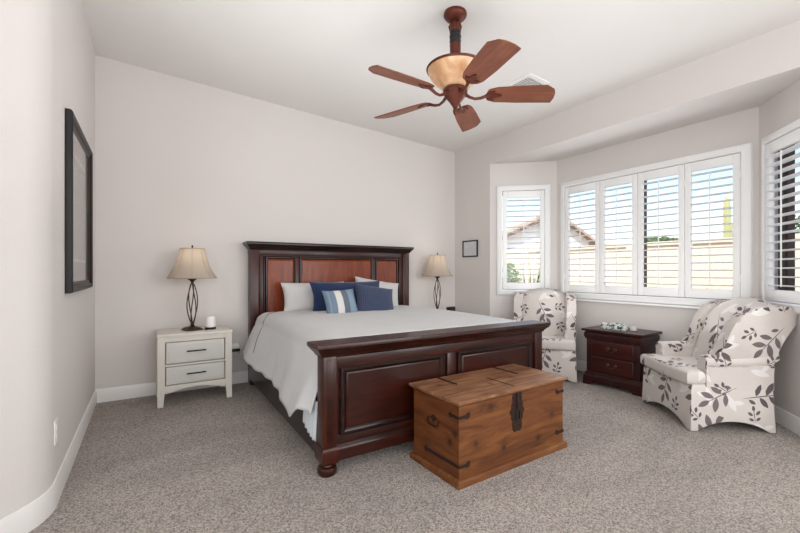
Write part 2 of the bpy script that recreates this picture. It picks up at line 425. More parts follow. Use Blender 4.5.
def wall_seg(name, P0, P1, z0, z1, holes=(), t=T, ext0=0.0, ext1=0.0):
    """straight wall, inner face on P0->P1, thickness to the left of the direction; rectangular holes (s0,s1,z0,z1)"""
    d = Vector((P1[0] - P0[0], P1[1] - P0[1], 0)); L = d.length; d.normalize(); n = Vector((-d.y, d.x, 0))
    m = Matrix(((d.x, n.x, 0, P0[0]), (d.y, n.y, 0, P0[1]), (0, 0, 1, 0), (0, 0, 0, 1)))
    b = MB(); xs = sorted({-ext0, L + ext1, *[h[0] for h in holes], *[h[1] for h in holes]}); zs = sorted({z0, z1, *[h[2] for h in holes], *[h[3] for h in holes]})
    if not holes: b.box(-ext0, L + ext1, 0, t, z0, z1, mat=m)
    else:
        h = holes[0]
        b.box(-ext0, h[0], 0, t, z0, z1, mat=m); b.box(h[1], L + ext1, 0, t, z0, z1, mat=m)
        b.box(h[0], h[1], 0, t, z0, h[2], mat=m); b.box(h[0], h[1], 0, t, h[3], z1, mat=m)
    return struct(b.build(name, 'wall', smooth=0)), m

b = MB(); b.box(-4.2, 4.4, -2.6, 4.6, -0.12, 0.0); struct(b.build('floor', 'carpet', smooth=0))
# sloping ceiling
b = MB(); x0, x1 = -4.2, XR + 0.1
b.loft([[Vector((x0, y, zc(x0))), Vector((x1, y, zc(x1))), Vector((x1, y, zc(x1) + 0.2)), Vector((x0, y, zc(x0) + 0.2))] for y in (-2.6, 4.6)])
struct(b.build('ceiling', 'ceiling', smooth=0))
def slope_wall(name, y0, y1, xa, xb):
    b = MB(); b.loft([[Vector((xa, y, 0)), Vector((xb, y, 0)), Vector((xb, y, zc(xb) + 0.01)), Vector((xa, y, zc(xa) + 0.01))] for y in (y0, y1)])
    return struct(b.build(name, 'wall', smooth=0))
slope_wall('wall_back', YB, YB + T, XL - T, XR + T)
slope_wall('wall_rear', -2.4 - T, -2.4, -4.1, XR + T)
# left wall with its rounded outside corner
TURN, RAD, YT = R(38), 0.30, 2.52
path = [(XL, YB), (XL, YT)]
for i in range(1, 13):
    a = TURN * i / 12; path.append((XL - RAD * (1 - math.cos(a)), YT - RAD * math.sin(a)))
px_, py_ = path[-1]; path.append((px_ - math.sin(TURN) * 3.4, py_ - math.cos(TURN) * 3.4))
def offset_path(pts, d):
    out = []
    for i, p in enumerate(pts):
        a = Vector(pts[max(i - 1, 0)]); c = Vector(pts[min(i + 1, len(pts) - 1)]); p = Vector(p)
        t1 = (p - a).normalized() if i else (c - p).normalized(); t2 = (c - p).normalized() if i < len(pts) - 1 else t1
        n1 = Vector((-t1.y, t1.x)); n2 = Vector((-t2.y, t2.x)); n = (n1 + n2).normalized(); k = 1 / max(0.3, n.dot(n1))
        out.append(p + n * d * k)
    return out
def ribbon(name, pts, offs_z, mat, smooth=35):
    """sweep a closed profile [(offset to the left of travel, z)] along a floor path"""
    b = MB(); cache = {}
    rings = [[] for _ in pts]
    for o, z in offs_z:
        if o not in cache: cache[o] = offset_path(pts, o)
        for r, p in zip(rings, cache[o]): r.append(Vector((p.x, p.y, z)))
    b.loft(rings)
    return struct(b.build(name, mat, smooth=smooth))
ribbon('wall_left', path, [(0, 0), (0, 3.19), (-T, 3.19), (-T, 0)], 'wall', 30)
slope_wall('wall_far_left', -2.4, -0.4, -3.0, -2.86)

# window wall: short stretch by the headboard corner, header over the bay, stretch beside the camera
wall_seg('wall_right', (XR, YB), BL0, 0, zc(XR) + 0.02)
wall_seg('wall_right_rear', BR1, (XR, -2.4), 0, zc(XR) + 0.02)
b = MB(); b.box(XR, XR + T, BR1[1], BL0[1], ZB, zc(XR) + 0.02); struct(b.build('wall_bay_header', 'wall', smooth=0))
b = MB(); b.prism([(XR + T, BR1[1] - 0.1), (XC + 0.2, BR1[1] - 0.1), (XC + 0.2, BL0[1] + 0.1), (XR + T, BL0[1] + 0.1)], ZB + 0.12, flat_h0=ZB)
struct(b.build('ceiling_bay', 'wall', smooth=0))
SW0, SW1 = 0.145, 0.645    # side window opening along its wall
Ls = math.hypot(BL1[0] - BL0[0], BL1[1] - BL0[1])
CW0, CW1 = 0.125, 1.785    # centre opening measured from BL1
wz0, wz1 = 0.90, 2.11
HX = 0.062
wl, m_left = wall_seg('wall_bay_left', BL0, BL1, 0, ZB, [(SW0 - HX, SW1 + HX, wz0, wz1)])
wc, m_cent = wall_seg('wall_bay_centre', BL1, BR0, 0, ZB, [(CW0 - HX, CW1 + HX, wz0 - 0.02, wz1)])
wr, m_right = wall_seg('wall_bay_right', BR0, BR1, 0, ZB, [(Ls - SW1 - HX, Ls - SW0 + HX, wz0, wz1)])

# baseboards
BP = [(0, 0), (0.014, 0), (0.014, 0.088), (0.009, 0.102), (0.006, 0.113), (0, 0.115)]
ribbon('baseboard_left', path, BP, 'trim')
ribbon('baseboard_back', [(XR, YB), (XL, YB)], BP, 'trim')
ribbon('baseboard_bay', [(XR, -2.4), BR1, BR0, BL1, BL0, (XR, YB)], BP, 'trim')

# ------------------------------------------------------------------ windows and shutters
def to_world(m): return m
def window(name, m, s0, s1, z0, z1, mull):
    """bronze-framed glazing set in the wall thickness; local x along wall, y outward"""
    root = bpy.data.objects.new(name, None); COL.objects.link(root); root.matrix_world = m; struct(root)
    b = MB(); f = 0.03; y0, y1 = 0.085, 0.13
    b.box(s0, s0 + 0.02, y0, y1, z0, z1); b.box(s1 - 0.02, s1, y0, y1, z0, z1); b.box(s0, s1, y0, y1, z0, z0 + f); b.box(s0, s1, y0, y1, z1 - f, z1)
    for q in mull: b.box(q - 0.015, q + 0.015, y0, y1, z0, z1)
    b.build('window_frame', 'window_bronze', root, smooth=0)
    g = MB(); g.box(s0 + 0.01, s1 - 0.01, 0.105, 0.109, z0 + 0.01, z1 - 0.01); g.build('window_pane', 'glass', root, smooth=0)
    return root
window('window_1', m_left, SW0 - HX, SW1 + HX, wz0, wz1, [])
window('window_2', m_cent, CW0 - HX, CW1 + HX, wz0 - 0.02, wz1, [0.952])
window('window_3', m_right, Ls - SW1 - HX, Ls - SW0 + HX, wz0, wz1, [0.180])

def shutter(m, s0, s1, z0, z1, cuts, label, nl=16, tilt=-4, sill=True):
    """casing + hinged louvred panels; opening s0..s1 (panel area) on the wall's inner face (local -y is the room)"""
    root = thing('plantation_shutter', label, 'window shutter', group='white shutters round the bay')
    root.matrix_world = m
    cx, cz = (s0 + s1) / 2, (z0 + z1) / 2; hx, hz = (s1 - s0) / 2, (z1 - z0) / 2
    fm = Matrix(((1, 0, 0, 0), (0, 0, -1, 0), (0, 1, 0, 0), (0, 0, 0, 1)))      # local (x,y,z) -> (x, -z, y): height towards the room
    b = MB()
    b.frame(cx, cz, hx, hz, [(0.004, -0.03), (0.004, 0.040), (0.016, 0.044), (0.030, 0.036), (0.055, 0.030), (0.066, 0.022), (0.072, 0.0), (0.072, -0.0)], fm)
    b.build('casing', 'shutter', root)
    if sill:
        b = MB(); b.box(s0 - 0.08, s1 + 0.08, -0.045, 0.0, z0 - 0.095, z0 - 0.074, 0.006); b.build('sill', 'shutter', root)
    edges = [s0] + list(cuts) + [s1]
    for a, c in zip(edges, edges[1:]):
        a += 0.0025; c -= 0.0025; st = 0.05; ra = 0.085
        b = MB(); y0, y1 = -0.034, -0.006
        b.box(a, a + st, y0, y1, z0 + 0.003, z1 - 0.003, 0.003); b.box(c - st, c, y0, y1, z0 + 0.003, z1 - 0.003, 0.003)
        b.box(a + st, c - st, y0, y1, z0 + 0.003, z0 + ra, 0.002); b.box(a + st, c - st, y0, y1, z1 - ra, z1 - 0.003, 0.002)
        pn = b.build('shutter_panel', 'shutter', root)
        b = MB(); lo, hi = z0 + ra, z1 - ra; pitch = (hi - lo) / nl
        for k in range(nl):
            zc_ = lo + pitch * (k + 0.5); w2, th = 0.036, 0.0052
            ang = R(tilt); ring = []
            for q in range(12):
                aa = 2 * PI * q / 12; yy, zz = w2 * math.cos(aa), th * math.sin(aa)
                ring.append((-0.020 + yy * math.cos(ang) - zz * math.sin(ang), zc_ + yy * math.sin(ang) + zz * math.cos(ang)))
            b.loft([[Vector((x, y, z)) for y, z in ring] for x in (a + st + 0.001, c - st - 0.001)])
        b.build('louvers', 'shutter', pn)
        b = MB(); xm = (a + c) / 2; b.box(xm - 0.005, xm + 0.005, -0.064, -0.056, lo + pitch * 0.4, hi - pitch * 0.4, 0.002); b.build('tilt_rod', 'shutter', pn)
        hxp = a - 0.002 if a < cx else c + 0.002
        for hz_ in (z0 + 0.18, z1 - 0.18):
            b = MB(); b.box(hxp - 0.004, hxp + 0.004, -0.042, -0.034, hz_ - 0.03, hz_ + 0.03, 0.001); b.build('hinge', 'shutter', pn)
    return root
shutter(m_left, 0.150, 0.640, 0.905, 2.105, [], 'narrow single-panel white louvred shutter on the left angled bay wall, behind the far armchair', sill=False)
cl = CW1 - CW0
cuts = [CW0 + f * cl for f in (0.262, 0.5, 0.752)]
shutter(m_cent, CW0 + 0.005, CW1 - 0.005, 0.888, 2.105, cuts, 'wide four-panel white louvred shutter over the dark red nightstand')
shutter(m_right, Ls - 0.640, Ls - 0.150, 0.905, 2.105, [], 'single-panel white louvred shutter at the right edge, behind the near armchair', sill=False)

# ------------------------------------------------------------------ ceiling fan
FX, FY, FZ = 1.75, 2.10, 0.022
fan = thing('ceiling_fan', 'brown five-blade ceiling fan with an amber glass bowl', 'ceiling fan', (FX, FY, FZ))
top = zc(FX) - FZ
b = MB(); b.lathe([(0.001, top + 0.006), (0.074, top + 0.006), (0.078, top - 0.012), (0.076, top - 0.022), (0.064, top - 0.038), (0.042, top - 0.052), (0.026, top - 0.058), (0.001, top - 0.06)]); b.build('canopy', 'fan_metal', fan)
b = MB(); b.lathe([(0.001, top - 0.096), (0.022, top - 0.092), (0.028, top - 0.078), (0.026, top - 0.062), (0.01, top - 0.05)]); b.build('hanger_ball', 'black', fan)
b = MB(); b.lathe([(0.013, top - 0.07), (0.013, 2.37)], n=20)
b.lathe([(0.014, 2.772), (0.034, 2.768), (0.042, 2.750), (0.036, 2.725), (0.033, 2.716)], n=40, lobes=10, amp=0.10)
b.lathe([(0.036, 2.63), (0.033, 2.56), (0.025, 2.47), (0.024, 2.42)], n=40, lobes=10, amp=0.05)
b.build('downrod', 'fan_metal', fan)
b = MB(); b.lathe([(0.034, 2.718), (0.038, 2.712), (0.036, 2.69), (0.040, 2.684), (0.036, 2.66), (0.039, 2.65), (0.034, 2.63)], n=32); b.build('rod_collar', 'black', fan)
b = MB(); b.lathe([(0.07, 2.325), (0.10, 2.345), (0.135, 2.375), (0.165, 2.41), (0.182, 2.445), (0.187, 2.462), (0.180, 2.462), (0.172, 2.44), (0.15, 2.405), (0.10, 2.36), (0.06, 2.35)], n=64)
b.build('glass_bowl', 'amber', fan)
b = MB(); b.lathe([(0.180, 2.458), (0.192, 2.458), (0.195, 2.466), (0.190, 2.474), (0.178, 2.472), (0.178, 2.458)], n=64); b.build('bowl_rim', 'fan_metal', fan)
b = MB(); b.lathe([(0.001, 2.335), (0.072, 2.335), (0.082, 2.325), (0.082, 2.305), (0.074, 2.300), (0.072, 2.282), (0.062, 2.276), (0.055, 2.262), (0.040, 2.245), (0.028, 2.225), (0.020, 2.215), (0.017, 2.205), (0.001, 2.204)], n=40)
b.build('motor_housing', 'fan_metal', fan)
b = MB(); b.lathe([(0.001, 2.206), (0.010, 2.203), (0.015, 2.190), (0.016, 2.178), (0.010, 2.160), (0.006, 2.154), (0.001, 2.152)], n=20); b.build('finial', 'fan_metal', fan)
ZBL = 2.285
for k in range(5):
    ang = R(182 + 72 * k)
    mt = Matrix.Rotation(ang, 4, 'Z') @ Matrix.Translation((0, 0, ZBL)) @ Matrix.Rotation(R(-15), 4, 'X')
    # blade: narrow rounded root, broad clipped tip
    pts = [(0.215, -0.046), (0.235, -0.058), (0.27, -0.070), (0.42, -0.080), (0.590, -0.084), (0.645, -0.046), (0.660, -0.012), (0.664, 0.04), (0.655, 0.084), (0.42, 0.080), (0.27, 0.070), (0.235, 0.058), (0.215, 0.046), (0.205, 0.0)]
    b = MB(); b.prism(pts, 0.0075); bl = b.build('blade', 'fan_wood', fan); bl.matrix_local = mt
    b = MB()
    cur = [Vector((0.065, 0, 0.012)), Vector((0.095, 0, -0.012)), Vector((0.13, 0, -0.026)), Vector((0.165, 0, -0.022)), Vector((0.20, 0, -0.008)), Vector((0.225, 0, -0.004))]
    b.tube(cur, [0.012, 0.010, 0.009, 0.010, 0.011, 0.008], 10)
    b.prism([(0.20, -0.012), (0.225, -0.040), (0.262, -0.046), (0.252, -0.020), (0.300, -0.010), (0.312, 0.0), (0.300, 0.010), (0.252, 0.020), (0.262, 0.046), (0.225, 0.040), (0.20, 0.012)], 0.0, flat_h0=-0.006)
    for sx, sy in ((0.245, -0.034), (0.245, 0.034), (0.292, 0)): b.lathe([(0.001, -0.010), (0.006, -0.009), (0.007, -0.005)], (sx, sy, 0), 10)
    br = b.build('blade_iron', 'fan_metal', fan); br.matrix_local = mt

# ceiling vent beyond the fan
vx, vy = 2.87, 2.45
sl = Matrix.Translation((vx, vy, zc(vx))) @ Matrix.Rotation(math.atan(0.0554), 4, 'Y')
vent = thing('ceiling_vent', 'white square air vent in the ceiling behind a fan blade', 'air vent'); vent.matrix_world = sl
b = MB(); b.frame(0, 0, 0.10, 0.10, [(0, 0.002), (0, -0.010), (0.035, -0.006), (0.04, 0.002)]); b.build('vent_frame', 'trim', vent)
b = MB(); b.box(-0.1, 0.1, -0.1, 0.1, -0.001, 0.003); b.build('backing', 'black', vent)
b = MB()
for k in range(9): b.box(-0.10, 0.10, -0.0925 + k * 0.023, -0.0865 + k * 0.023, -0.011, -0.002, mat=None)
b.build('slats', 'trim', vent)

# ------------------------------------------------------------------ the bed
FBX0, FBX1, FBY = 0.808, 2.60, 2.085      # footboard body, front face
HBX0, HBX1, HBY = 0.865, 2.715, 4.185     # headboard body, front face
bed = thing('bed', 'king-size cherry panel bed with crown-topped headboard and footboard', 'bed', (1.7, 3.1, 0))
def B(o): o.matrix_parent_inverse = Matrix.Translation((-1.7, -3.1, 0)); return o
def vpanel(y): return Matrix(((1, 0, 0, 0), (0, 0, -1, y), (0, 1, 0, 0), (0, 0, 0, 1)))   # local (x,y,h) -> world (x, y-h, z)
def crown(b, cx, cy, hx, hy, z0):
    b.rect_loft(cx, cy, hx, hy, [(-0.004, z0 - 0.075), (0.006, z0 - 0.070), (0.008, z0 - 0.062), (0.016, z0 - 0.052), (0.028, z0 - 0.038), (0.036, z0 - 0.026), (0.040, z0 - 0.024), (0.041, z0 - 0.005), (0.038, z0)])
# headboard
hc = (HBX0 + HBX1) / 2
b = MB(); b.box(HBX0, HBX1, HBY, HBY + 0.045, 0.25, 1.36); b.build('headboard', 'cherry_v', bed); B(COL.objects[-1])
hbo = COL.objects[-1]
def hpart(b, name, mat, par=None, **k):
    o = b.build(name, mat, par or bed, **k)
    if par is None: B(o)
    else: o.matrix_parent_inverse = Matrix.Identity(4)
    return o
b = MB(); crown(b, hc, HBY + 0.022, (HBX1 - HBX0) / 2 + 0.014, 0.055, 1.422); hpart(b, 'headboard_crown', 'glaze')
b = MB(); b.box(HBX0 + 0.06, HBX1 - 0.06, HBY - 0.018, HBY, 1.292, 1.35, 0.003); b.box(HBX0 + 0.06, HBX1 - 0.06, HBY - 0.026, HBY, 1.278, 1.292, 0.005); hpart(b, 'headboard_frieze', 'cherry')
for s_ in (0, 1):
    x0 = HBX0 - 0.012 if s_ == 0 else HBX1 - 0.078
    b = MB(); b.box(x0, x0 + 0.09, HBY - 0.035, HBY + 0.075, 0.0, 1.345, 0.006)
    hpart(b, 'headboard_post', 'cherry_v')
    xa = HBX0 + 0.082 if s_ == 0 else HBX1 - 0.132
    b = MB()
    b.box(xa, xa + 0.012, HBY - 0.034, HBY, 0.35, 1.278, 0.005); b.box(xa + 0.012, xa + 0.038, HBY - 0.016, HBY, 0.35, 1.278, 0.004); b.box(xa + 0.038, xa + 0.05, HBY - 0.028, HBY, 0.35, 1.278, 0.005)
    hpart(b, 'headboard_pilaster', 'cherry_v')
px0 = [(1.015, 1.305), (1.365, 2.215), (2.275, 2.565)]
for x0, x1 in px0:
    b = MB(); b.rect_loft((x0 + x1) / 2, 0.817, (x1 - x0) / 2 - 0.022, 0.418, [(0.025, 0.002), (0.022, 0.004), (0.0, 0.016), (-0.004, 0.016)], vpanel(HBY)); hpart(b, 'headboard_panel', 'cherry_bright')
    b = MB(); b.frame((x0 + x1) / 2, 0.817, (x1 - x0) / 2, 0.45, [(-0.012, 0.0), (-0.010, 0.018), (-0.004, 0.024), (0.006, 0.022), (0.012, 0.014), (0.014, 0.0)], vpanel(HBY)); hpart(b, 'panel_moulding', 'glaze')
for xa in (1.335, 2.245):
    b = MB(); b.box(xa - 0.024, xa + 0.024, HBY - 0.014, HBY, 0.35, 1.278, 0.004); hpart(b, 'headboard_stile', 'cherry_v')
# footboard
fc = (FBX0 + FBX1) / 2; fh = (FBX1 - FBX0) / 2
b = MB(); b.box(FBX0 + 0.03, FBX1 - 0.03, FBY + 0.014, FBY + 0.065, 0.085, 0.665); hpart(b, 'footboard', 'cherry_foot')
b = MB(); crown(b, fc, FBY + 0.036, fh + 0.008, 0.046, 0.732); hpart(b, 'footboard_crown', 'cherry')
b = MB(); b.rect_loft(fc, FBY + 0.036, fh - 0.002, 0.036, [(0.0, 0.650), (0.006, 0.653), (0.008, 0.658), (0.006, 0.664)]); hpart(b, 'crown_bead', 'glaze')
b = MB(); b.box(FBX0 + 0.075, FBX1 - 0.075, FBY, FBY + 0.02, 0.585, 0.652, 0.002); b.box(FBX0 + 0.075, FBX1 - 0.075, FBY, FBY + 0.02, 0.155, 0.215, 0.002); hpart(b, 'footboard_rail', 'cherry')
b = MB(); b.rect_loft(fc, FBY + 0.036, fh - 0.02, 0.034, [(0.0, 0.078), (0.014, 0.080), (0.014, 0.132), (0.017, 0.136), (0.016, 0.144), (0.009, 0.152), (0.004, 0.163), (0.0, 0.166)]); hpart(b, 'footboard_base', 'cherry')
for s_ in (0, 1):
    x0 = FBX0 - 0.002 if s_ == 0 else FBX1 - 0.078
    b = MB(); b.box(x0, x0 + 0.08, FBY - 0.012, FBY + 0.085, 0.16, 0.66, 0.006)
    xm = x0 + 0.04
    b.rect_loft(xm, FBY + 0.0365, 0.04, 0.0485, [(0.0, 0.16), (0.006, 0.155), (0.010, 0.142), (0.010, 0.085), (0.004, 0.072), (-0.004, 0.066)])
    hpart(b, 'footboard_post', 'cherry_v')
    b = MB(); b.box(x0 + 0.020, x0 + 0.060, FBY - 0.015, FBY - 0.010, 0.185, 0.64, 0.002); hpart(b, 'post_inlay', 'cherry_foot')
    b = MB(); b.lathe([(0.001, 0.0), (0.046, 0.0), (0.053, 0.012), (0.055, 0.028), (0.050, 0.044), (0.036, 0.052), (0.034, 0.058), (0.042, 0.064), (0.044, 0.072), (0.001, 0.073)], (xm, FBY + 0.036, 0)); hpart(b, 'bun_foot', 'cherry')
for x0, x1 in ((FBX0 + 0.10, fc - 0.055), (fc + 0.055, FBX1 - 0.10)):
    w_ = (x1 - x0) / 2
    b = MB(); b.rect_loft((x0 + x1) / 2, 0.40, w_ - 0.05, 0.15, [(0.02, 0.0), (0.018, 0.002), (0.0, 0.012), (-0.003, 0.012)], vpanel(FBY + 0.014)); hpart(b, 'footboard_panel', 'cherry_foot')
    b = MB(); b.frame((x0 + x1) / 2, 0.40, w_ - 0.03, 0.165, [(-0.008, 0.0), (-0.010, 0.008), (-0.002, 0.016), (0.010, 0.022), (0.020, 0.022), (0.026, 0.016), (0.026, 0.0)], vpanel(FBY + 0.014)); hpart(b, 'panel_moulding', 'glaze')
b = MB(); b.box(fc - 0.036, fc + 0.036, FBY - 0.002, FBY + 0.02, 0.21, 0.59, 0.004); hpart(b, 'footboard_stile', 'cherry_foot')
for x0, x1, sg in ((FBX0 + 0.06, FBX0 + 0.063, 1), (FBX1 - 0.063, FBX1 - 0.06, 1)):
    b = MB(); b.box(x0, x1 + 0.014, FBY - 0.004, FBY + 0.02, 0.165, 0.652, 0.003); hpart(b, 'upright_bead', 'glaze')
# side rails (slightly converging to the foot)
for xa, xb in ((0.845, 0.825), (2.69, 2.565)):
    b = MB(); t_ = 0.03 if xa < 1 else -0.03
    b.loft([[Vector((x, y, z)) for x, z in ((p, 0.07), (p + t_, 0.07), (p + t_, 0.30), (p, 0.30))] for y, p in ((HBY - 0.03, xa), (FBY + 0.09, xb))])
    hpart(b, 'side_rail', 'glaze')
# mattress and base (things that lie on the bed)
b = MB(); b.box(0.90, 2.56, 2.19, 4.14, 0.26, 0.46, 0.03, 3); tag(b.build('box_spring', 'boxspring'), 'dark box spring under the mattress on the cherry bed', 'box spring')
b = MB(); b.box(0.895, 2.58, 2.19, 4.14, 0.46, 0.70, 0.06, 4); tag(b.build('mattress', 'sheet'), 'thick mattress under the white coverlet', 'mattress')

# coverlet
def sm(a, b, x):
    t = max(0, min(1, (x - a) / (b - a))); return t * t * (3 - 2 * t)
def coverlet(u, v):
    """u: across from left hem to right hem, v: from foot to head"""
    y = 2.185 + v * (4.05 - 2.185)
    # cross profile as arc lengths
    xl, xr = 0.885, 2.605; zt = 0.722 + 0.012 * math.sin(v * 3.1)
    drop = 0.49 - 0.125 * v + 0.009 * abs(math.sin(v * 26)) - 0.10 * sm(2.42, 2.28, y)
    rad = 0.095
    Lh = drop - rad; arc = rad * PI / 2; top_ = xr - xl - 2 * rad + 0.0
    tot = 2 * Lh + 2 * arc + top_; s = u * tot
    flare = 0.10 + 0.03 * math.sin(v * 9 + 0.6)
    side = 0
    if s < Lh:
        q = (Lh - s); x = xl - (flare + 0.025) * (q / Lh) ** 0.85; z = zt - rad - q; side = q / Lh
        x -= (0.004 + 0.005 * sm(3.4, 2.4, y)) * side * math.sin(y * 24 + 1.2 * math.sin(y * 6)) 
    elif s < Lh + arc:
        a = (s - Lh) / rad; x = xl + rad - rad * math.cos(a); z = zt - rad + rad * math.sin(a)
    elif s < Lh + arc + top_:
        q = s - Lh - arc; x = xl + rad + q; z = zt
        wv = 0.5 + 0.5 * noise.noise(Vector((x * 1.6, y * 1.6, 0.3))); e = min(q, top_ - q) / 0.2
        z += (0.012 * wv + 0.004 * noise.noise(Vector((x * 7, y * 5, 2)))) * min(1, e)
    elif s < Lh + 2 * arc + top_:
        a = (s - Lh - arc - top_) / rad; x = xr - rad + rad * math.sin(a); z = zt - rad + rad * math.cos(a)
    else:
        q = s - (Lh + 2 * arc + top_); side = q / Lh
        x = xr + 0.055 * side; z = zt - rad - q; x += 0.008 * side * math.sin(y * 24)
    z += -0.02 * sm(0.96, 1.0, v) - 0.01 * sm(0.03, 0, v)
    if y < 2.30:           # pulled in beside the foot post
        k = sm(2.30, 2.185, y)
        if s < Lh: x += 0.035 * k * side
    return Vector((x, y, z))
b = MB(); b.grid(coverlet, 120, 150)
cov = b.build('coverlet', 'coverlet', None, smooth=60)
sol = cov.modifiers.new('thickness', 'SOLIDIFY'); sol.thickness = 0.008; sol.offset = 1
tag(cov, 'light grey matelasse coverlet spread over the cherry bed, hanging down its left side', 'coverlet')
# stitched seam near the head end of the coverlet
pts = []
for i in range(60):
    u = 0.17 + 0.0 * i + i / 59 * 0.05
    pass
seam = MB(); pl = []
for i in range(70):
    t_ = i / 69; u = 0.04 + 0.20 * t_; v = 0.86 - 0.10 * (1 - t_) ** 2 + 0.10 * sm(0.5, 1.0, t_)
    p = coverlet(u, v); n_ = Vector((-1, 0, 0.2)) if t_ < 0.5 else Vector((-0.3, 0, 1)); pl.append(p + n_.normalized() * 0.010)
seam.tube(pl, 0.0022, 6); so = seam.build('seam_piping', 'boxspring', cov)
# blue-grey sheet peeping out behind the foot post
b = MB()
def peep(u, v):
    x = 0.815 + 0.006 * math.sin(u * 30); return Vector((x - 0.012 * (1 - v), 2.185 + 0.20 * u, 0.165 + 0.05 * u ** 2 + 0.22 * v))
b.grid(peep, 30, 12); pe = b.build('bed_sheet', 'sheet', None, smooth=60); sd = pe.modifiers.new('t', 'SOLIDIFY'); sd.thickness = 0.004
tag(pe, 'pleated blue-grey sheet corner hanging behind the left footboard post', 'sheet')

def pillow(name, mat, w_, h_, t_, loc, lean, yaw, label, roll=0, group=None, cat='pillow', pipe=None):
    n = 26; b = MB()
    def f(sign):
        def g(u, v):
            a, c = 2 * u - 1, 2 * v - 1
            th = t_ / 2 * ((1 - abs(a) ** 2.6) * (1 - abs(c) ** 2.6)) ** 0.55 if abs(a) < 1 and abs(c) < 1 else 0
            pin = 1 - 0.07 * (1 - c * c) * 0; ex = a * (1 - 0.07 * (1 - c * c) * abs(a) ** 2); ez = c * (1 - 0.07 * (1 - a * a) * abs(c) ** 2)
            th *= 1 + 0.08 * noise.noise(Vector((a * 2.2, c * 2.2, w_ * 7 + sign)))
            return Vector((ex * w_ / 2, -sign * th, ez * h_ / 2))
        return g
    b.grid(f(1), n, n, (1, 1)); b.grid(f(-1), n, n, (1, 1))
    bmesh.ops.remove_doubles(b.bm, verts=b.bm.verts[:], dist=0.0004)
    o = b.build(name, mat, smooth=80)
    o.rotation_euler = (R(lean), R(roll), R(yaw)); o.location = loc
    tag(o, label, cat, group)
    return o
pillow('bed_pillow', 'linen', 0.70, 0.32, 0.17, (1.47, 4.01, 0.862), -16, 2, 'white pillow at the left, partly behind the navy cushion', group='white bed pillows')
pillow('bed_pillow', 'linen', 0.58, 0.33, 0.17, (2.20, 4.00, 0.872), -16, 0, 'white pillow at the right end, mostly behind the blue-grey cushion', roll=9, group='white bed pillows')
pillow('throw_pillow', 'navy', 0.80, 0.32, 0.15, (1.745, 3.80, 0.872), -18, 0, 'long plain navy cushion lying across the white pillows', cat='cushion')
pillow('throw_pillow', 'stripe', 0.33, 0.27, 0.12, (1.515, 3.46, 0.832), -24, 4, 'small cushion striped in blue, white and slate', roll=-2, cat='cushion')
pillow('throw_pillow', 'knit', 0.42, 0.33, 0.13, (1.91, 3.52, 0.835), -30, -6, 'square blue-grey textured cushion right of the striped one', roll=9, cat='cushion')

# ------------------------------------------------------------------ white nightstands
def nightstand(loc, rz, label):
    t = thing('nightstand', label, 'nightstand', loc, rz, 'white two-drawer nightstands')
    W, D, H = 0.575, 0.40, 0.60        # x width, y depth (front = -y)
    b = MB()
    for sx in (-1, 1):
        for sy in (-1, 1):
            x0 = sx * W / 2; x1 = sx * (W / 2 - 0.055); y0 = sy * D / 2; y1 = sy * (D / 2 - 0.045)
            r = []
            for z, k in ((0, 0.014), (0.14, 0.0), (H - 0.022, 0.0)):
                xx1 = x1 + sx * k; yy1 = y1 + sy * k * 0.6
                r.append([Vector((x0, y0, z)), Vector((xx1, y0, z)), Vector((xx1, yy1, z)), Vector((x0, yy1, z))])
            b.loft(r)
    b.box(-W / 2 + 0.01, -W / 2 + 0.03, -D / 2 + 0.02, D / 2 - 0.02, 0.12, H - 0.02)
    b.box(W / 2 - 0.03, W / 2 - 0.01, -D / 2 + 0.02, D / 2 - 0.02, 0.12, H - 0.02)
    b.box(-W / 2 + 0.02, W / 2 - 0.02, D / 2 - 0.03, D / 2 - 0.01, 0.12, H - 0.02)
    b.box(-W / 2 + 0.02, W / 2 - 0.02, -D / 2 + 0.03, D / 2 - 0.01, 0.15, 0.165)
    b.box(-W / 2 + 0.055, W / 2 - 0.055, -D / 2 + 0.006, -D / 2 + 0.026, H - 0.065, H - 0.02)
    b.box(-W / 2 + 0.055, W / 2 - 0.055, -D / 2 + 0.006, -D / 2 + 0.026, 0.330, 0.345)
    # arched apron
    m = Matrix(((1, 0, 0, 0), (0, 0, 1, 0), (0, 1, 0, 0), (0, 0, 0, 1)))
    arch = [(-W / 2 + 0.055, 0.17), (-W / 2 + 0.055, 0.105)] + [(-0.22 + 0.44 * i / 16, 0.105 + 0.035 * math.sin(PI * i / 16)) for i in range(17)] + [(W / 2 - 0.055, 0.105), (W / 2 - 0.055, 0.17)]
    b.prism(arch, -D / 2 + 0.026, m, flat_h0=-D / 2 + 0.006)
    b.build('cabinet', 'white_lacquer', t)
    b = MB(); b.box(-W / 2 - 0.003, W / 2 + 0.003, -D / 2 - 0.003, D / 2 + 0.003, H - 0.024, H, 0.003); b.build('tabletop', 'white_lacquer', t)
    for z0, z1 in ((0.172, 0.328), (0.347, 0.533)):
        if z0 > 0.3: z1 = 0.533
        b = MB(); b.rect_loft(0, (z0 + z1) / 2, W / 2 - 0.062, (z1 - z0) / 2 - 0.004, [(0.0, -0.03), (0.0, 0.002), (-0.004, 0.005), (-0.010, 0.005), (-0.022, 0.0115), (-0.024, 0.0115)], vpanel(-D / 2 + 0.012))
        dr = b.build('drawer', 'panel_white', t)
        b = MB(); zz = (z0 + z1) / 2 + 0.01
        b.tube([(-0.075, -D / 2 - 0.024, zz), (0.075, -D / 2 - 0.024, zz)], 0.0058, 8)
        for q in (-0.055, 0.055): b.tube([(q, -D / 2 - 0.024, zz), (q, -D / 2 + 0.004, zz)], 0.004, 8)
        b.build('drawer_pull', 'black', dr)
    return t
nightstand((0.350, 4.07, 0), R(0.5), 'white two-drawer nightstand left of the bed')
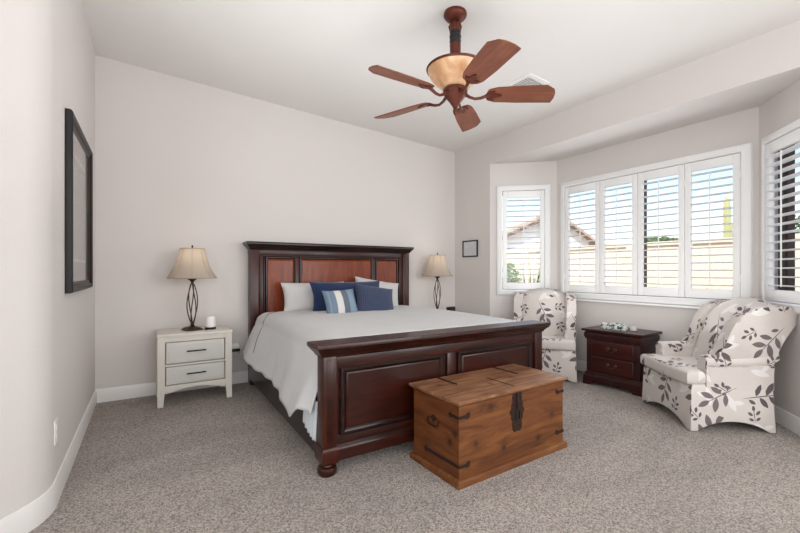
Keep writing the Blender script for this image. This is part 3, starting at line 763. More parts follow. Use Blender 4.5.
nightstand((3.11, 4.085, 0), 0, 'white two-drawer nightstand right of the bed, hidden behind the mattress')

# ------------------------------------------------------------------ table lamps
def lamp(loc, label, rz=0.3):
    t = thing('table_lamp', label, 'table lamp', loc, rz, 'bronze cage-stem table lamps'); UP = 0.06
    b = MB(); b.rect_loft(0, 0, 0.046, 0.046, [(0.022, 0.0), (0.022, 0.010), (0.014, 0.016), (0.006, 0.024), (-0.010, 0.030), (-0.030, 0.036), (-0.038, 0.044)]); b.build('base', 'bronze', t)
    b = MB()
    for k in range(5):
        a0 = 2 * PI * k / 5; pts = []; rad = []
        for i in range(25):
            q = i / 24; rr = 0.008 + 0.036 * math.sin(PI * q) ** 0.8; aa = a0 + 1.1 * q
            pts.append((rr * math.cos(aa), rr * math.sin(aa), 0.062 + 0.36 * q)); rad.append(0.0048)
        b.tube(pts, rad, 6)
    b.build('cage_stem', 'bronze', t)
    b = MB(); b.lathe([(0.001, 0.042), (0.020, 0.044), (0.013, 0.055), (0.017, 0.066), (0.010, 0.078), (0.001, 0.08)], n=20)
    b.build('stem_collar', 'bronze', t)
    b = MB(); b.lathe([(0.001, 0.410), (0.012, 0.412), (0.009, 0.426), (0.014, 0.436), (0.026, 0.448), (0.036, 0.454), (0.036, 0.460), (0.012, 0.464), (0.010, 0.49), (0.001, 0.49)], n=24)
    b.build('stem_cup', 'bronze', t)
    # bell shade, eight panels, hollow
    prof = [(0.200, 0.468), (0.182, 0.492), (0.158, 0.535), (0.134, 0.588), (0.114, 0.645), (0.102, 0.700), (0.098, 0.730)]
    n = 64
    def ring(r, z): return [Vector((r * (1 - 0.018 * abs(math.cos(4 * 2 * PI * i / n))) * math.cos(2 * PI * i / n), r * (1 - 0.018 * abs(math.cos(4 * 2 * PI * i / n))) * math.sin(2 * PI * i / n), z)) for i in range(n)]
    b = MB(); b.loft([ring(r, z) for r, z in prof] , cap=False)
    sh = b.build('lamp_shade', 'shade', t, smooth=60)
    b = MB()
    for r, z in (prof[0], prof[-1]):
        rr = [p for p in ring(r + 0.001, z)]; rr.append(rr[0]); b.tube(rr, 0.0035, 6, cap=False)
    for k in range(8):
        i = int(n * (k + 0.5) / 8) % n; b.tube([ring(r + 0.001, z)[i] for r, z in prof], 0.0016, 5)
    b.build('shade_trim', 'shade_trim', sh)
    b = MB()
    for s_ in (-1, 1): b.tube([(0.010 * s_, 0, 0.47), (0.05 * s_, 0, 0.54), (0.055 * s_, 0, 0.64), (0.02 * s_, 0, 0.728), (0, 0, 0.734)], 0.002, 6)
    for a in (0, 2 * PI / 3, 4 * PI / 3): b.tube([(0, 0, 0.729), (0.096 * math.cos(a), 0.096 * math.sin(a), 0.729)], 0.0015, 5)
    b.build('harp', 'bronze', t)
    b = MB(); b.lathe([(0.001, 0.722), (0.006, 0.73), (0.004, 0.738), (0.009, 0.746), (0.006, 0.758), (0.001, 0.764)], n=14); b.build('finial', 'bronze', t)
    b = MB(); b.lathe([(0.012, 0.49), (0.014, 0.52), (0.028, 0.56), (0.030, 0.585), (0.022, 0.608), (0.001, 0.616)], n=20); b.build('bulb', 'bulb', t)
    d = bpy.data.lights.new('lamp_glow', 'POINT'); d.energy = 0.5; d.color = (1, 0.82, 0.62); d.shadow_soft_size = 0.035
    g = bpy.data.objects.new('lamp_glow', d); COL.objects.link(g); g.parent = t; g.location = (0, 0, 0.66)
    return t
M['shade_trim'] = fabric('shade_trim_cloth', srgb(176, 152, 128))
lamp((0.336, 4.055, 0.600), 'bronze table lamp with beige bell shade on the left white nightstand')
lamp((3.115, 4.09, 0.600), 'bronze table lamp with beige bell shade beyond the right side of the bed', 0.9)

# diffuser, cable, clock
t = thing('aroma_diffuser', 'small white cylinder diffuser beside the left lamp', 'diffuser', (0.484, 4.045, 0.600))
b = MB(); b.lathe([(0.001, 0.0), (0.046, 0.0), (0.048, 0.004), (0.046, 0.020), (0.001, 0.021)]); b.build('base', 'black', t)
b = MB(); b.lathe([(0.001, 0.020), (0.043, 0.020), (0.044, 0.03), (0.042, 0.108), (0.038, 0.118), (0.024, 0.122), (0.012, 0.120), (0.001, 0.119)]); b.build('cover', 'plastic_white', t)
b = MB(); b.tube([(-0.027, -0.065, 0.006), (-0.040, -0.070, 0.005), (-0.054, -0.058, 0.005), (-0.050, -0.038, 0.005), (-0.034, -0.030, 0.005), (-0.030, -0.01, 0.005)], 0.0045, 6)
b.build('power_cord', 'black', t)
t = thing('alarm_clock', 'small dark box-shaped clock next to the right lamp', 'clock', (3.262, 4.00, 0.600), 0.3)
b = MB(); b.box(-0.062, 0.062, -0.03, 0.03, 0, 0.075, 0.006); b.build('case', 'black', t)
b = MB(); b.box(-0.054, 0.054, -0.033, -0.029, 0.012, 0.064, 0.001); b.build('display', 'glaze', t)

# outlets
def outlet(loc, rz, label, plug=False):
    t = thing('wall_outlet', label, 'outlet', loc, rz, 'white wall outlets')
    b = MB(); b.box(-0.036, 0.036, -0.006, 0.0, -0.058, 0.058, 0.002); b.build('cover_plate', 'plastic_white', t)
    b = MB()
    for z in (-0.020, 0.020): b.box(-0.015, 0.015, -0.0085, -0.005, z - 0.013, z + 0.013, 0.003)
    b.build('sockets', 'plastic_white', t)
    return t
outlet((XL, 2.565, 0.345), R(90), 'white outlet low on the left wall near its rounded corner')
outlet((0.735, YB, 0.345), 0, 'white outlet on the wall between left nightstand and bed')
t = thing('power_adapter', 'dark plug adapter with a white top in the outlet beside the bed', 'plug', (0.735, YB - 0.0085, 0.352))
b = MB(); b.box(-0.042, 0.042, -0.05, 0, -0.022, 0.006, 0.005); b.build('body', 'black', t)
b = MB(); b.box(-0.040, 0.040, -0.048, 0, 0.006, 0.032, 0.005); b.build('top', 'plastic_white', t)

# ------------------------------------------------------------------ pictures
pm = Matrix(((0, 0, 1, XL), (1, 0, 0, 0), (0, 1, 0, 0), (0, 0, 0, 1)))     # local (x,y,h) -> world (XL+h, x, y)
t = thing('framed_picture', 'large black-framed print hanging on the left wall', 'picture')
cy, cz, hy, hz = 3.30, 1.512, 0.425, 0.455
b = MB(); b.frame(cy, cz, hy, hz, [(0.0, 0.002), (0.0, 0.018), (0.006, 0.022), (0.012, 0.020), (0.020, 0.028), (0.030, 0.034), (0.040, 0.036), (0.046, 0.032), (0.050, 0.024), (0.050, 0.002)], pm); fr = b.build('frame', 'black_frame', t)
b = MB(); b.frame(cy, cz, hy, hz, [(-0.010, 0.004), (-0.010, 0.014), (-0.004, 0.019), (0.003, 0.019), (0.003, 0.004)], pm); b.build('inner_fillet', 'bronze', fr)
b = MB(); b.rect_loft(cy, cz, hy, hz, [(0.0, 0.004), (0.0, 0.008)], pm); b.build('mat_board', 'art_mat', t)
b = MB(); b.frame(cy, cz, hy - 0.12, hz - 0.13, [(-0.014, 0.008), (-0.014, 0.0105), (0.0, 0.0105), (0.0, 0.008)], pm); b.build('inner_mat', 'panel_white', t)
b = MB(); b.rect_loft(cy, cz, hy - 0.134, hz - 0.144, [(0.0, 0.008), (0.0, 0.0095)], pm); b.build('print', 'art', t)
b = MB(); b.rect_loft(cy, cz, hy + 0.002, hz + 0.002, [(0.0, 0.0125), (0.0, 0.0145)], pm); b.build('picture_glass', 'glass', t)
pm = Matrix(((0, 0, -1, XR), (1, 0, 0, 0), (0, 1, 0, 0), (0, 0, 0, 1)))
t = thing('framed_picture', 'small square picture in a thin dark frame between the corner and the bay', 'picture')
cy, cz, hy, hz = 3.995, 1.423, 0.128, 0.092
b = MB(); b.frame(cy, cz, hy, hz, [(0.0, 0.001), (0.0, 0.012), (0.004, 0.018), (0.012, 0.018), (0.016, 0.014), (0.016, 0.001)], pm); b.build('frame', 'black_frame', t)
b = MB(); b.rect_loft(cy, cz, hy, hz, [(0.0, 0.001), (0.0, 0.008)], pm); b.build('print', 'art_small', t)

# ------------------------------------------------------------------ pine chest
CH = thing('wooden_chest', 'rustic pine trunk with iron corner straps at the foot of the bed', 'chest', (1.355, 1.600, 0), R(1.5))
CWd, CD, Hh = 0.925, 0.440, 0.452      # base outline, local x right, y back, front-left base corner at origin
cx, cyy = CWd / 2, CD / 2
b = MB(); b.rect_loft(cx, cyy, CWd / 2 - 0.022, CD / 2 - 0.022, [(0.022, 0.0), (0.022, 0.026), (0.018, 0.033), (0.011, 0.038), (0.004, 0.040), (-0.004, 0.041)]); b.build('plinth', 'pine', CH)
b = MB(); bx0, bx1, by0, by1 = 0.020, CWd - 0.020, 0.018, CD - 0.018
b.box(bx0, bx1, by0, by0 + 0.02, 0.035, Hh - 0.028); b.build('front_board', 'pine', CH)
b = MB(); b.box(bx0, bx1, by1 - 0.02, by1, 0.035, Hh - 0.028); b.build('back_board', 'pine', CH)
for xa in (bx0 - 0.001, bx1 - 0.02):
    b = MB(); b.box(xa, xa + 0.021, by0 + 0.002, by1, 0.035, Hh - 0.028); b.build('end_board', 'pine_side', CH)
b = MB(); b.rect_loft(cx, cyy, CWd / 2 - 0.016, CD / 2 - 0.016, [(0.0, Hh - 0.030), (0.006, Hh - 0.028), (0.012, Hh - 0.020), (0.019, Hh - 0.014), (0.020, Hh - 0.003), (0.017, Hh)]); lid = b.build('lid', 'pine_top', CH)
# plank joints of the lid (dark grooves as thin inlays)
b = MB()
for q in (0.30, 0.66): b.box(0.02, CWd - 0.02, CD * q, CD * q + 0.0022, Hh - 0.002, Hh + 0.0004)
b.build('board_joints', 'iron', lid)
def strap(b, pts, w_, th, mat): b.prism(pts, th, mat)
for xq, ya, yb in ((0.215, 0.60, 1.02), (0.715, 0.52, 1.02)):     # hinge straps on the lid
    y0, y1 = CD * ya, CD * yb; b = MB()
    b.prism([(xq - 0.008, y1 - 0.012), (xq - 0.007, y0 + 0.03), (xq - 0.013, y0 + 0.012), (xq, y0 - 0.012), (xq + 0.013, y0 + 0.012), (xq + 0.007, y0 + 0.03), (xq + 0.008, y1 - 0.012)], Hh + 0.0035, flat_h0=Hh - 0.001)
    b.build('hinge_strap', 'iron', lid)
b = MB(); b.prism([(0.470, CD * 0.10), (0.470, CD * 0.60), (0.480, CD * 0.60), (0.480, CD * 0.10)], Hh + 0.0018, flat_h0=Hh - 0.001)
b.build('lid_strap', 'iron', lid)
fmx = vpanel(by0)          # front face, height towards viewer
def blob(cx_, cz_, r, n=14, sq=1.0, lob=0, amp=0): return [(cx_ + r * (1 + amp * math.cos(lob * 2 * PI * i / n)) * math.cos(2 * PI * i / n), cz_ + sq * r * (1 + amp * math.cos(lob * 2 * PI * i / n)) * math.sin(2 * PI * i / n)) for i in range(n)]
b = MB()     # lock hasp: pierced plate in front with scalloped edges
plate = []
for i in range(72):
    a = 2 * PI * i / 72; z = 0.118 * math.sin(a); w0 = 0.050 + 0.008 * math.cos(2 * z / 0.118 * PI); rr = w0 * (abs(math.cos(a)) ** 0.55) * (1 if math.cos(a) > 0 else -1)
    plate.append((0.468 + rr * (1 + 0.10 * math.cos(18 * a)), 0.315 + z * (1 + 0.03 * math.cos(14 * a))))
b.prism(plate, 0.0035, fmx, flat_h0=-0.001)
b.box(0.458, 0.478, by0 - 0.012, by0, 0.33, Hh - 0.03, 0.003)
b.frame(0.468, 0.292, 0.014, 0.020, [(0, 0.003), (0, 0.011), (0.007, 0.011), (0.008, 0.003)], fmx)
for q in range(5):
    z = 0.232 + q * 0.042
    for s_ in (-1, 1): b.lathe([(0.001, 0.0075), (0.006, 0.006), (0.0085, 0.002)], (0.468 + s_ * 0.025, z, 0.0), 10, mat=fmx)
b.build('lock_plate', 'iron', CH)
# iron corner straps: L-shaped, wrapping front-left, front-right corners, with curled ends
def corner(b, z, right=False):
    d = -1 if right else 1; x0 = bx1 if right else bx0
    p = [(x0 - d * 0.001, z - 0.008), (x0 + d * 0.045, z - 0.010), (x0 + d * 0.055, z - 0.016), (x0 + d * 0.072, z - 0.008), (x0 + d * 0.078, z + 0.008), (x0 + d * 0.068, z + 0.020), (x0 + d * 0.056, z + 0.013), (x0 + d * 0.045, z + 0.006), (x0 - d * 0.001, z + 0.008)]
    if right: p = p[::-1]
    b.prism(p, 0.0035, fmx, flat_h0=-0.001)
for right in (False, True):
    for z in (0.105, 0.362):
        b = MB(); corner(b, z, right)
        xs = bx1 + 0.001 if right else bx0 - 0.001
        sm_ = Matrix(((0, 0, 1 if right else -1, xs), (1, 0, 0, 0), (0, 1, 0, 0), (0, 0, 0, 1)))
        ln = 0.30 if z < 0.2 else 0.085
        p = [(by0 - 0.003, z - 0.008), (by0 + ln - 0.03, z - 0.008), (by0 + ln - 0.018, z - 0.016), (by0 + ln, z), (by0 + ln - 0.018, z + 0.016), (by0 + ln - 0.03, z + 0.008), (by0 - 0.003, z + 0.008)]
        b.prism(p, 0.0035, sm_, flat_h0=-0.001)
        b.build('corner_strap', 'iron', CH)
for right in (False, True):
    b = MB(); xs = bx1 + 0.001 if right else bx0 - 0.001
    sm_ = Matrix(((0, 0, 1 if right else -1, xs), (1, 0, 0, 0), (0, 1, 0, 0), (0, 0, 0, 1)))
    b.prism(blob(cyy + 0.01, 0.300, 0.024, 20, 0.8, 4, 0.18), 0.003, sm_, flat_h0=-0.001)
    sg = 1 if right else -1
    b.tube([(xs + sg * 0.004, cyy - 0.035, 0.297), (xs + sg * 0.010, cyy - 0.038, 0.275), (xs + sg * 0.012, cyy - 0.02, 0.261), (xs + sg * 0.012, cyy + 0.04, 0.261), (xs + sg * 0.010, cyy + 0.058, 0.275), (xs + sg * 0.004, cyy + 0.055, 0.297)], 0.005, 8)
    b.build('side_handle', 'iron', CH)

# ------------------------------------------------------------------ dark red nightstand between the armchairs
def side_dresser():
    W, D, H = 0.545, 0.38, 0.555
    t = thing('nightstand', 'dark cherry two-drawer nightstand between the two armchairs', 'nightstand', (3.93, 2.205, 0), R(-90 + 3.5))
    b = MB()
    b.box(-W / 2 + 0.02, W / 2 - 0.02, -D / 2 + 0.02, D / 2 - 0.02, 0.10, H - 0.09, 0.003)
    b.rect_loft(0, 0, W / 2 - 0.02, D / 2 - 0.02, [(0.0, H - 0.105), (0.006, H - 0.100), (0.018, H - 0.075), (0.018, H - 0.045), (0.008, H - 0.028), (0.002, H - 0.024)])
    b.build('cabinet', 'rosewood', t)
    b = MB(); b.rect_loft(0, 0, W / 2, D / 2, [(-0.01, H - 0.026), (0.012, H - 0.022), (0.016, H - 0.016), (0.016, H - 0.006), (0.012, H)]); b.build('tabletop', 'rosewood', t)
    b = MB()
    b.rect_loft(0, 0, W / 2 - 0.02, D / 2 - 0.02, [(0.022, 0.045), (0.022, 0.085), (0.016, 0.098), (0.006, 0.106), (0.012, 0.114), (0.008, 0.124), (0.0, 0.128)])
    m = Matrix(((1, 0, 0, 0), (0, 0, 1, 0), (0, 1, 0, 0), (0, 0, 0, 1))); hw = W / 2
    ap = [(-hw - 0.004, 0.06), (-hw - 0.004, 0.0), (-hw + 0.07, 0.0), (-hw + 0.09, 0.02), (-hw + 0.13, 0.034), (0, 0.04), (hw - 0.13, 0.034), (hw - 0.09, 0.02), (hw - 0.07, 0.0), (hw + 0.004, 0.0), (hw + 0.004, 0.06)]
    b.prism(ap, -D / 2 + 0.022, m, flat_h0=-D / 2 - 0.004); b.prism(ap, D / 2 + 0.002, m, flat_h0=D / 2 - 0.022)
    m2 = Matrix(((0, 0, 1, 0), (1, 0, 0, 0), (0, 1, 0, 0), (0, 0, 0, 1))); hd = D / 2
    ap = [(-hd - 0.002, 0.06), (-hd - 0.002, 0.0), (-hd + 0.05, 0.0), (-hd + 0.07, 0.02), (0, 0.036), (hd - 0.07, 0.02), (hd - 0.05, 0), (hd, 0), (hd, 0.06)]
    b.prism(ap, -hw + 0.02, m2, flat_h0=-hw - 0.004); b.prism(ap, hw + 0.004, m2, flat_h0=hw - 0.02)
    b.build('bracket_base', 'rosewood', t)
    for z0, z1 in ((0.140, 0.288), (0.300, 0.440)):
        b = MB(); b.rect_loft(0, (z0 + z1) / 2, W / 2 - 0.075, (z1 - z0) / 2 - 0.003, [(0, -0.01), (0, 0.006), (-0.005, 0.010), (-0.01, 0.011)], vpanel(-D / 2 + 0.02))
        dr = b.build('drawer', 'rosewood_front', t)
        b = MB(); zz = (z0 + z1) / 2 + 0.01; y = -D / 2 + 0.009
        for s_ in (-1, 1): b.lathe([(0.001, 0.008), (0.008, 0.007), (0.015, 0.003), (0.018, 0.0)], (s_ * 0.036, zz, 0), 16, mat=vpanel(y))
        b.tube([(-0.036, y - 0.010, zz), (-0.034, y - 0.018, zz - 0.014), (-0.02, y - 0.020, zz - 0.024), (0, y - 0.020, zz - 0.027), (0.02, y - 0.020, zz - 0.024), (0.034, y - 0.018, zz - 0.014), (0.036, y - 0.010, zz)], 0.0035, 8)
        b.build('bail_pull', 'bronze', dr)
    return t
side_dresser()
t = thing('patterned_box', 'low white box with a speckled print on the dark cherry nightstand', 'box', (3.90, 2.25, 0.555), R(-90 + 8))
b = MB(); b.box(-0.115, 0.115, -0.035, 0.035, 0.0, 0.052, 0.003); b.build('box_body', 'box_print', t)
b = MB()
rr = random.Random(3)
for k in range(15):
    x = -0.105 + k * 0.015; b.lathe([(0.001, 0.0), (0.007, 0.002), (0.008, 0.005), (0.006, 0.009), (0.001, 0.011)], (x, rr.uniform(-0.02, 0.02), 0.050 + rr.uniform(0, 0.004)), 8)
b.build('box_trim', 'box_print', t)
b = MB(); b.box(-0.025, 0.025, -0.03, 0.03, 0.0, 0.04, 0.006)
o = tag(b.build('soap_block', 'panel_white'), 'small cream block at the right end of the speckled box', 'block'); o.location = (3.96, 2.095, 0.555); o.rotation_euler = (0, 0, R(-80))

# ------------------------------------------------------------------ armchairs
def armchair(loc, rz, label):
    """+x faces forward, origin on the floor under the middle of the front edge"""
    t = thing('armchair', label, 'armchair', loc, rz, 'slipcovered wing armchairs with a leaf print')
    W = 0.64; hw = W / 2; D = 0.55
    # skirt: arched between the corners, all the way round
    per = []
    N = 14; cr = 0.035
    corners = [(0, -hw), (0, hw), (-D, hw), (-D, -hw)]
    for k in range(4):
        a = Vector(corners[k]); c = Vector(corners[(k + 1) % 4])
        for i in range(N):
            f = i / N; p = a.lerp(c, f); f2 = f
            arch = 0.070 * max(0, math.sin(PI * f2)) ** 0.55 if 0.10 < f2 < 0.90 else 0.0
            if 0.10 < f2 < 0.90: arch = 0.072 * math.sin(PI * (f2 - 0.10) / 0.80) ** 0.6
            per.append((p, arch))
    cen = Vector((-D / 2, 0)); rings = []
    for q, z, ins in ((0, None, -0.008), (1, 0.16, -0.002), (2, 0.24, 0.0), (3, 0.305, 0.004), (4, 0.33, 0.02)):
        ring = []
        for p, ar in per:
            d = (p - cen); sc_ = Vector(((D / 2 - ins) / (D / 2), (hw - ins) / hw)); pp = cen + Vector((d.x * sc_.x, d.y * sc_.y))
            ring.append(Vector((pp.x, pp.y, (0.004 + ar) if z is None else z)))
        rings.append(ring)
    b = MB(); fs = b.loft(rings, cap=False); b.bm.faces.new([v for v in b.bm.verts][-len(per):])
    sk = b.build('skirt', 'leaf', t, uv=True, smooth=50)
    so = sk.modifiers.new('t', 'SOLIDIFY'); so.thickness = 0.012; so.offset = -1
    bv = sk.modifiers.new('b', 'BEVEL'); bv.width = 0.012; bv.segments = 2; bv.limit_method = 'ANGLE'; bv.angle_limit = R(60)
    # seat cushion: T shape
    b = MB()
    T_ = [(0.025, -hw + 0.005), (0.035, 0), (0.025, hw - 0.005), (-0.10, hw - 0.005), (-0.105, hw - 0.115), (-0.48, hw - 0.115), (-0.48, -hw + 0.115), (-0.105, -hw + 0.115), (-0.10, -hw + 0.005)]
    b.prism(T_, 0.425, flat_h0=0.318, bevel=0.035, seg=4)
    b.build('seat_cushion', 'leaf', t, uv=True, smooth=60)
    # arms: panel with a rolled top, slightly flaring outwards
    for s_ in (-1, 1):
        yo = s_ * hw; prof = [(yo, 0.30), (yo, 0.40), (yo + s_ * 0.006, 0.455)]
        for i in range(13):
            a = -0.25 * PI + i / 12 * 1.35 * PI; prof.append((yo - s_ * 0.048 + s_ * 0.056 * math.cos(a), 0.488 + 0.046 * math.sin(a)))
        prof += [(yo - s_ * 0.11, 0.46), (yo - s_ * 0.112, 0.30)]
        b = MB(); rings = []
        for x, k, dz in ((-0.105, 0.90, -0.004), (-0.118, 0.98, 0), (-0.14, 1.0, 0), (-0.3, 1.0, 0.004), (-0.45, 1.0, 0.012), (-0.55, 1.0, 0.02)):
            cy_ = yo - s_ * 0.05
            rings.append([Vector((x, cy_ + (y - cy_) * k, z if z < 0.31 else 0.45 + (z - 0.45) * k + dz * (z - 0.3) / 0.25)) for y, z in prof])
        b.loft(rings); b.build('arm', 'leaf', t, uv=True, smooth=50)
    # reclined back: tall, slightly crowned, rear face raked from the skirt upwards
    b = MB()
    def bk(u, v, side):
        y = 2 * u - 1; z = 0.27 + v * 0.590
        front = -0.335 - (z - 0.42) * 0.38; rear = -0.548 - (z - 0.30) * 0.26
        edge = max(0, (v - 0.78) / 0.22); soft = (1 - edge ** 2.6) ** 0.5 if edge < 1 else 0
        sy = (1 - abs(y) ** 6) ** 0.5 if abs(y) < 1 else 0
        mid = 0.5 * (front + rear) - 0.03 * edge; hf = 0.5 * (front - rear) * (0.30 + 0.70 * sy) * soft
        belly = 0.025 * math.sin(PI * min(1, v * 1.15)) * (1 - y * y)
        x = mid + (hf + belly if side > 0 else -hf)
        return Vector((x, y * (hw - 0.030) * (1 - 0.10 * edge ** 2), z + 0.068 * (1 - y * y) * v))
    b.grid(lambda u, v: bk(u, v, 1), 24, 26); b.grid(lambda u, v: bk(u, v, -1), 24, 26)
    bmesh.ops.remove_doubles(b.bm, verts=b.bm.verts[:], dist=0.0005)
    ed = [x for x in b.bm.edges if x.is_boundary]
    for sgn in (-1, 1):
        e1 = [x for x in ed if all(v.co.y * sgn > hw * 0.85 for v in x.verts) and abs(x.verts[0].co.z - x.verts[1].co.z) > 0.002]
        try: bmesh.ops.bridge_loops(b.bm, edges=e1)
        except Exception: pass
    b.build('backrest', 'leaf', t, uv=True, smooth=60)
    # wings
    for s_ in (-1, 1):
        prof = [(-0.26, 0.46), (-0.27, 0.54), (-0.30, 0.62), (-0.33, 0.70), (-0.365, 0.77), (-0.41, 0.825), (-0.48, 0.868), (-0.62, 0.885), (-0.715, 0.875), (-0.718, 0.80), (-0.64, 0.66), (-0.585, 0.52), (-0.55, 0.44)]
        pts = []
        nP = len(prof)
        for i in range(nP):
            p0, p1, p2, p3 = [Vector(prof[(i + k) % nP]) for k in (-1, 0, 1, 2)]
            for j in range(3):
                f = j / 3; pts.append(tuple(0.5 * ((2 * p1) + (p2 - p0) * f + (2 * p0 - 5 * p1 + 4 * p2 - p3) * f * f + (3 * p1 - p0 - 3 * p2 + p3) * f ** 3)))
        prof = [(x + (0.075 if s_ > 0 else -0.075) * max(0.0, min(1.0, (x + 0.68) / 0.3)), z) for x, z in pts]; pts = prof
        m = Matrix(((1, 0, 0, 0), (0, 0, s_, s_ * (hw - 0.095)), (0, 1, 0, 0), (0, 0, 0, 1)))
        b = MB(); b.prism(pts, 0.092, m, bevel=0.03, seg=4)
        for v in b.bm.verts: v.co.y += s_ * 0.07 * max(0, (v.co.x + 0.62)) * max(0, v.co.z - 0.5) * 3
        b.build('wing', 'leaf', t, uv=True, smooth=60)
    # outside back panel down to the skirt
    b = MB(); b.box(-0.565, -0.515, -hw + 0.01, hw - 0.01, 0.28, 0.62, 0.02, 3, mat=Matrix.Shear('XY', 4, (0, 0)) if False else None)
    b.build('back_panel', 'leaf', t, uv=True, smooth=50)
    return t
armchair((3.435, 1.580, 0), R(144), 'leaf-print wing armchair at the right, nearest the camera')
armchair((3.475, 2.765, 0), R(217), 'leaf-print wing armchair in the far corner of the bay, behind the footboard')

# ------------------------------------------------------------------ outside
b = MB(); b.box(3.2, 45, -25, 40, -0.22, -0.12); struct(b.build('ground_yard', 'gravel', smooth=0))
b = MB(); b.box(9.0, 9.2, -12, 26, -0.12, 1.66, 0.0); b.box(8.96, 9.24, -12, 26, 1.66, 1.74)
for k in range(12): b.box(8.94, 9.26, -11 + 3.1 * k, -10.6 + 3.1 * k, -0.12, 1.74)
tag(b.build('garden_wall', 'stucco', smooth=0), 'tan stucco garden wall seen through the shutters', 'garden wall')

# neighbour's house: gable end towards us
def img(px, d, y):
    s, c = math.sin(R(32)), math.cos(R(32)); l = (px - 400) / 403 * d
    return Vector((d * s + l * c, d * c - l * s, 1.13 + (271 - y) / 403 * d))
house = thing('house', 'pale stucco house with a tiled gable roof beyond the garden wall', 'house', (0, 0, 0))
ctr = img(552, 17.0, 271); L_ = img(470, 17.0, 271); ux = Vector((math.cos(R(32)), -math.sin(R(32)), 0)); uy = Vector((math.sin(R(32)), math.cos(R(32)), 0))
hm = Matrix(((ux.x, uy.x, 0, ctr.x), (ux.y, uy.y, 0, ctr.y), (0, 0, 1, 0), (0, 0, 0, 1)))
sl_ = (250 - 214) / (597 - 552); zp = 1.13 + (271 - 211) / 403 * 17; hwid = 4.6
def rz_(x): return zp - abs(x) * (0.46 if x < 0 else 0.74)
b = MB(); b.prism([(-hwid, -0.12), (1.55, -0.12), (1.55, rz_(1.55) - 0.12), (0, zp - 0.12), (-hwid, rz_(-hwid) - 0.12)], 7.0, hm @ Matrix(((1, 0, 0, 0), (0, 0, 1, 0), (0, 1, 0, 0), (0, 0, 0, 1)))); b.build('wall', 'stucco_house', house, smooth=0)
b = MB(); hm2 = hm @ Matrix(((1, 0, 0, 0), (0, 0, 1, 0), (0, 1, 0, 0), (0, 0, 0, 1)))
b.prism([(-hwid - 0.6, rz_(-hwid - 0.6) - 0.1), (0, zp - 0.1), (1.95, rz_(1.95) - 0.1), (1.95, rz_(1.95) + 0.02), (0, zp + 0.02), (-hwid - 0.6, rz_(-hwid - 0.6) + 0.02)], 7.3, hm2, flat_h0=-0.35); b.build('roof', 'roof_tile', house, smooth=0)
b = MB(); b.prism([(-hwid - 0.6, rz_(-hwid - 0.6) - 0.24), (0, zp - 0.24), (1.95, rz_(1.95) - 0.24), (1.95, rz_(1.95) - 0.1), (0, zp - 0.1), (-hwid - 0.6, rz_(-hwid - 0.6) - 0.1)], -0.28, hm2, flat_h0=-0.34); b.build('fascia', 'fascia', house, smooth=0)
# a second, lower roof further right
h2 = thing('house', 'distant low tiled roof just above the garden wall', 'house', (0, 0, 0))
c2 = img(622, 26, 271); m2_ = Matrix(((ux.x, uy.x, 0, c2.x), (ux.y, uy.y, 0, c2.y), (0, 0, 1, 0), (0, 0, 0, 1)))
b = MB(); b.rect_loft(0, 3, 2.0, 2.6, [(0, -0.12), (0, 2.35)], m2_); b.build('wall', 'stucco_house', h2, smooth=0)
b = MB(); b.rect_loft(0, 3, 2.2, 2.8, [(0.2, 2.3), (0.2, 2.42), (-1.4, 2.95), (-2.1, 3.1)], m2_); b.build('roof', 'roof_tile', h2, smooth=0)

def shrub(name, loc, rx, rz_, n, mats, label, cat='shrub', size=0.05, stem=0.0, seed=1, group=None):
    rn = random.Random(seed); root = thing(name, label, cat, loc, 0, group)
    b = MB()
    for k in range(n):
        while True:
            p = Vector((rn.uniform(-1, 1), rn.uniform(-1, 1), rn.uniform(-1, 1)))
            if p.length < 1 and p.length > 0.45: break
        p = Vector((p.x * rx, p.y * rx, stem + rz_ + p.z * rz_)); u = Vector((rn.uniform(-1, 1), rn.uniform(-1, 1), rn.uniform(-1, 1))).normalized(); v = u.orthogonal().normalized(); s_ = size * rn.uniform(0.6, 1.3)
        b.bm.faces.new([b.bm.verts.new(p + q) for q in (u * s_, v * s_ * 0.45, -u * s_, -v * s_ * 0.45)])
    b.build('foliage', mats, root, smooth=0, fix=False)
    b = MB(); b.tube([(0, 0, 0), (0.02, 0, stem + rz_ * 0.6), (0.0, 0.03, stem + rz_ * 1.2)], [0.05 * rx + 0.02, 0.04 * rx + 0.01, 0.01], 8)
    for k in range(7):
        a = k * 0.9; b.tube([(0, 0, stem + rz_ * 0.2 + 0.05 * k * rz_), (rx * 0.6 * math.cos(a), rx * 0.6 * math.sin(a), stem + rz_ * (0.9 + 0.1 * (k % 3)))], [0.02 * rx + 0.005, 0.004], 5)
    b.build('stem', 'bark', root)
    return root
p = img(508, 7.6, 271); shrub('shrub', (p.x, p.y, -0.12), 0.26, 0.72, 2600, 'leaf_green', 'rounded green shrub outside the narrow left window', seed=2, size=0.045)
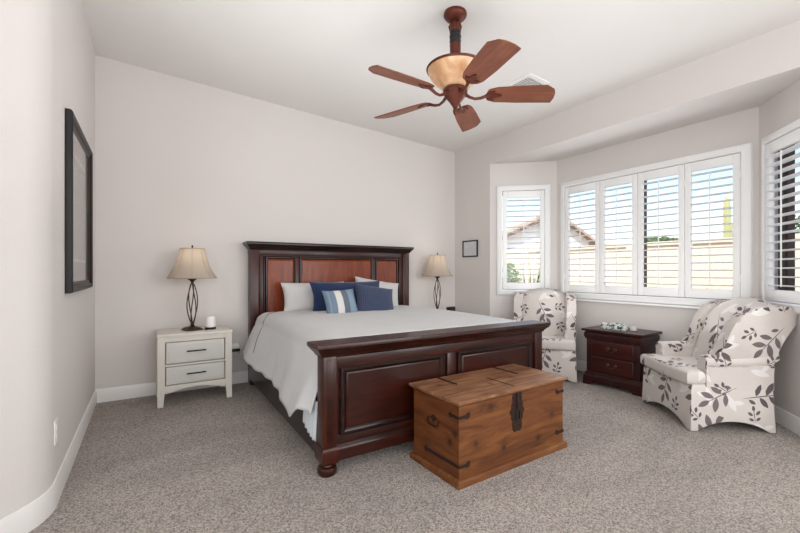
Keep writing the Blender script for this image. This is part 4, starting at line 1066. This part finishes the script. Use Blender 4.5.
def spiky(loc, n, h, label, seed):
    rn = random.Random(seed); b = MB()
    for k in range(n):
        a = rn.uniform(0, 2 * PI); r_ = rn.uniform(0.10, 0.42) * h; hh = h * rn.uniform(0.7, 1.05); w_ = 0.018; s = Vector((-math.sin(a), math.cos(a), 0)) * w_
        d = Vector((math.cos(a), math.sin(a), 0)); up = Vector((0, 0, 1))
        q = [d * 0.02, d * r_ * 0.4 + up * hh * 0.6, d * r_ + up * hh]
        b.bm.faces.new([b.bm.verts.new(v) for v in (q[0] - s, q[0] + s, q[1] + s * 0.8, q[1] - s * 0.8)]); b.bm.faces.new([b.bm.verts.new(v) for v in (q[1] - s * 0.8, q[1] + s * 0.8, q[2])])
    o = b.build('ornamental_grass', 'leaf_green', smooth=0, fix=False); o.location = loc; tag(o, label, 'plant'); return o
p = img(531, 6.4, 271); spiky((p.x, p.y, -0.12), 130, 1.35, 'tall spiky grass clump outside the narrow left window', 4)
for i, (px, d, mt, lab) in enumerate(((606, 7.7, 'leaf_yellow', 'low yellow-green groundcover mound below the second shutter panel'), (654, 7.3, 'leaf_yellow', 'low yellow-green groundcover mound below the third shutter panel'), (712, 7.0, 'leaf_yellow', 'low yellow-green groundcover mound below the fourth shutter panel'))):
    p = img(px, d, 271); shrub('groundcover', (p.x, p.y, -0.12), 0.42, 0.475, 1700, mt, lab, 'plant', 0.05, seed=10 + i, group='low plants along the garden wall')
# far trees and the saguaro
for i, (px, d, y, rx, rz_, lab) in enumerate(((655, 21, 236, 1.2, 0.7, 'leafy treetop just over the wall in the third shutter panel'), (672, 24, 238, 1.0, 0.6, 'smaller treetop over the wall beside the middle divider'), (812, 11, 232, 1.2, 1.3, 'green tree outside the right angled window'))):
    p = img(px, d, y); shrub('tree', (p.x, p.y, -0.12), rx, rz_, 2200, 'leaf_dark', lab, 'tree', 0.11, stem=max(0.3, p.z - 2 * rz_ + 0.12), seed=20 + i)
p = img(727, 14, 271)
b = MB(); b.lathe([(0.08, 0.0), (0.095, 1.0), (0.10, 2.4), (0.10, 3.45), (0.085, 3.70), (0.05, 3.83), (0.001, 3.88)], n=48, lobes=14, amp=0.08)
cg = b.build('saguaro_cactus', 'cactus'); cg.location = (p.x, p.y, -0.12); tag(cg, 'tall pale saguaro cactus seen through the rightmost centre shutter panel', 'cactus')
b = MB(); b.tube([(0.12, 0, 1.9), (0.26, 0, 1.95), (0.34, 0, 2.1), (0.35, 0, 2.9)], [0.07, 0.08, 0.085, 0.06], 14); b.build('cactus_arm', 'cactus', cg)
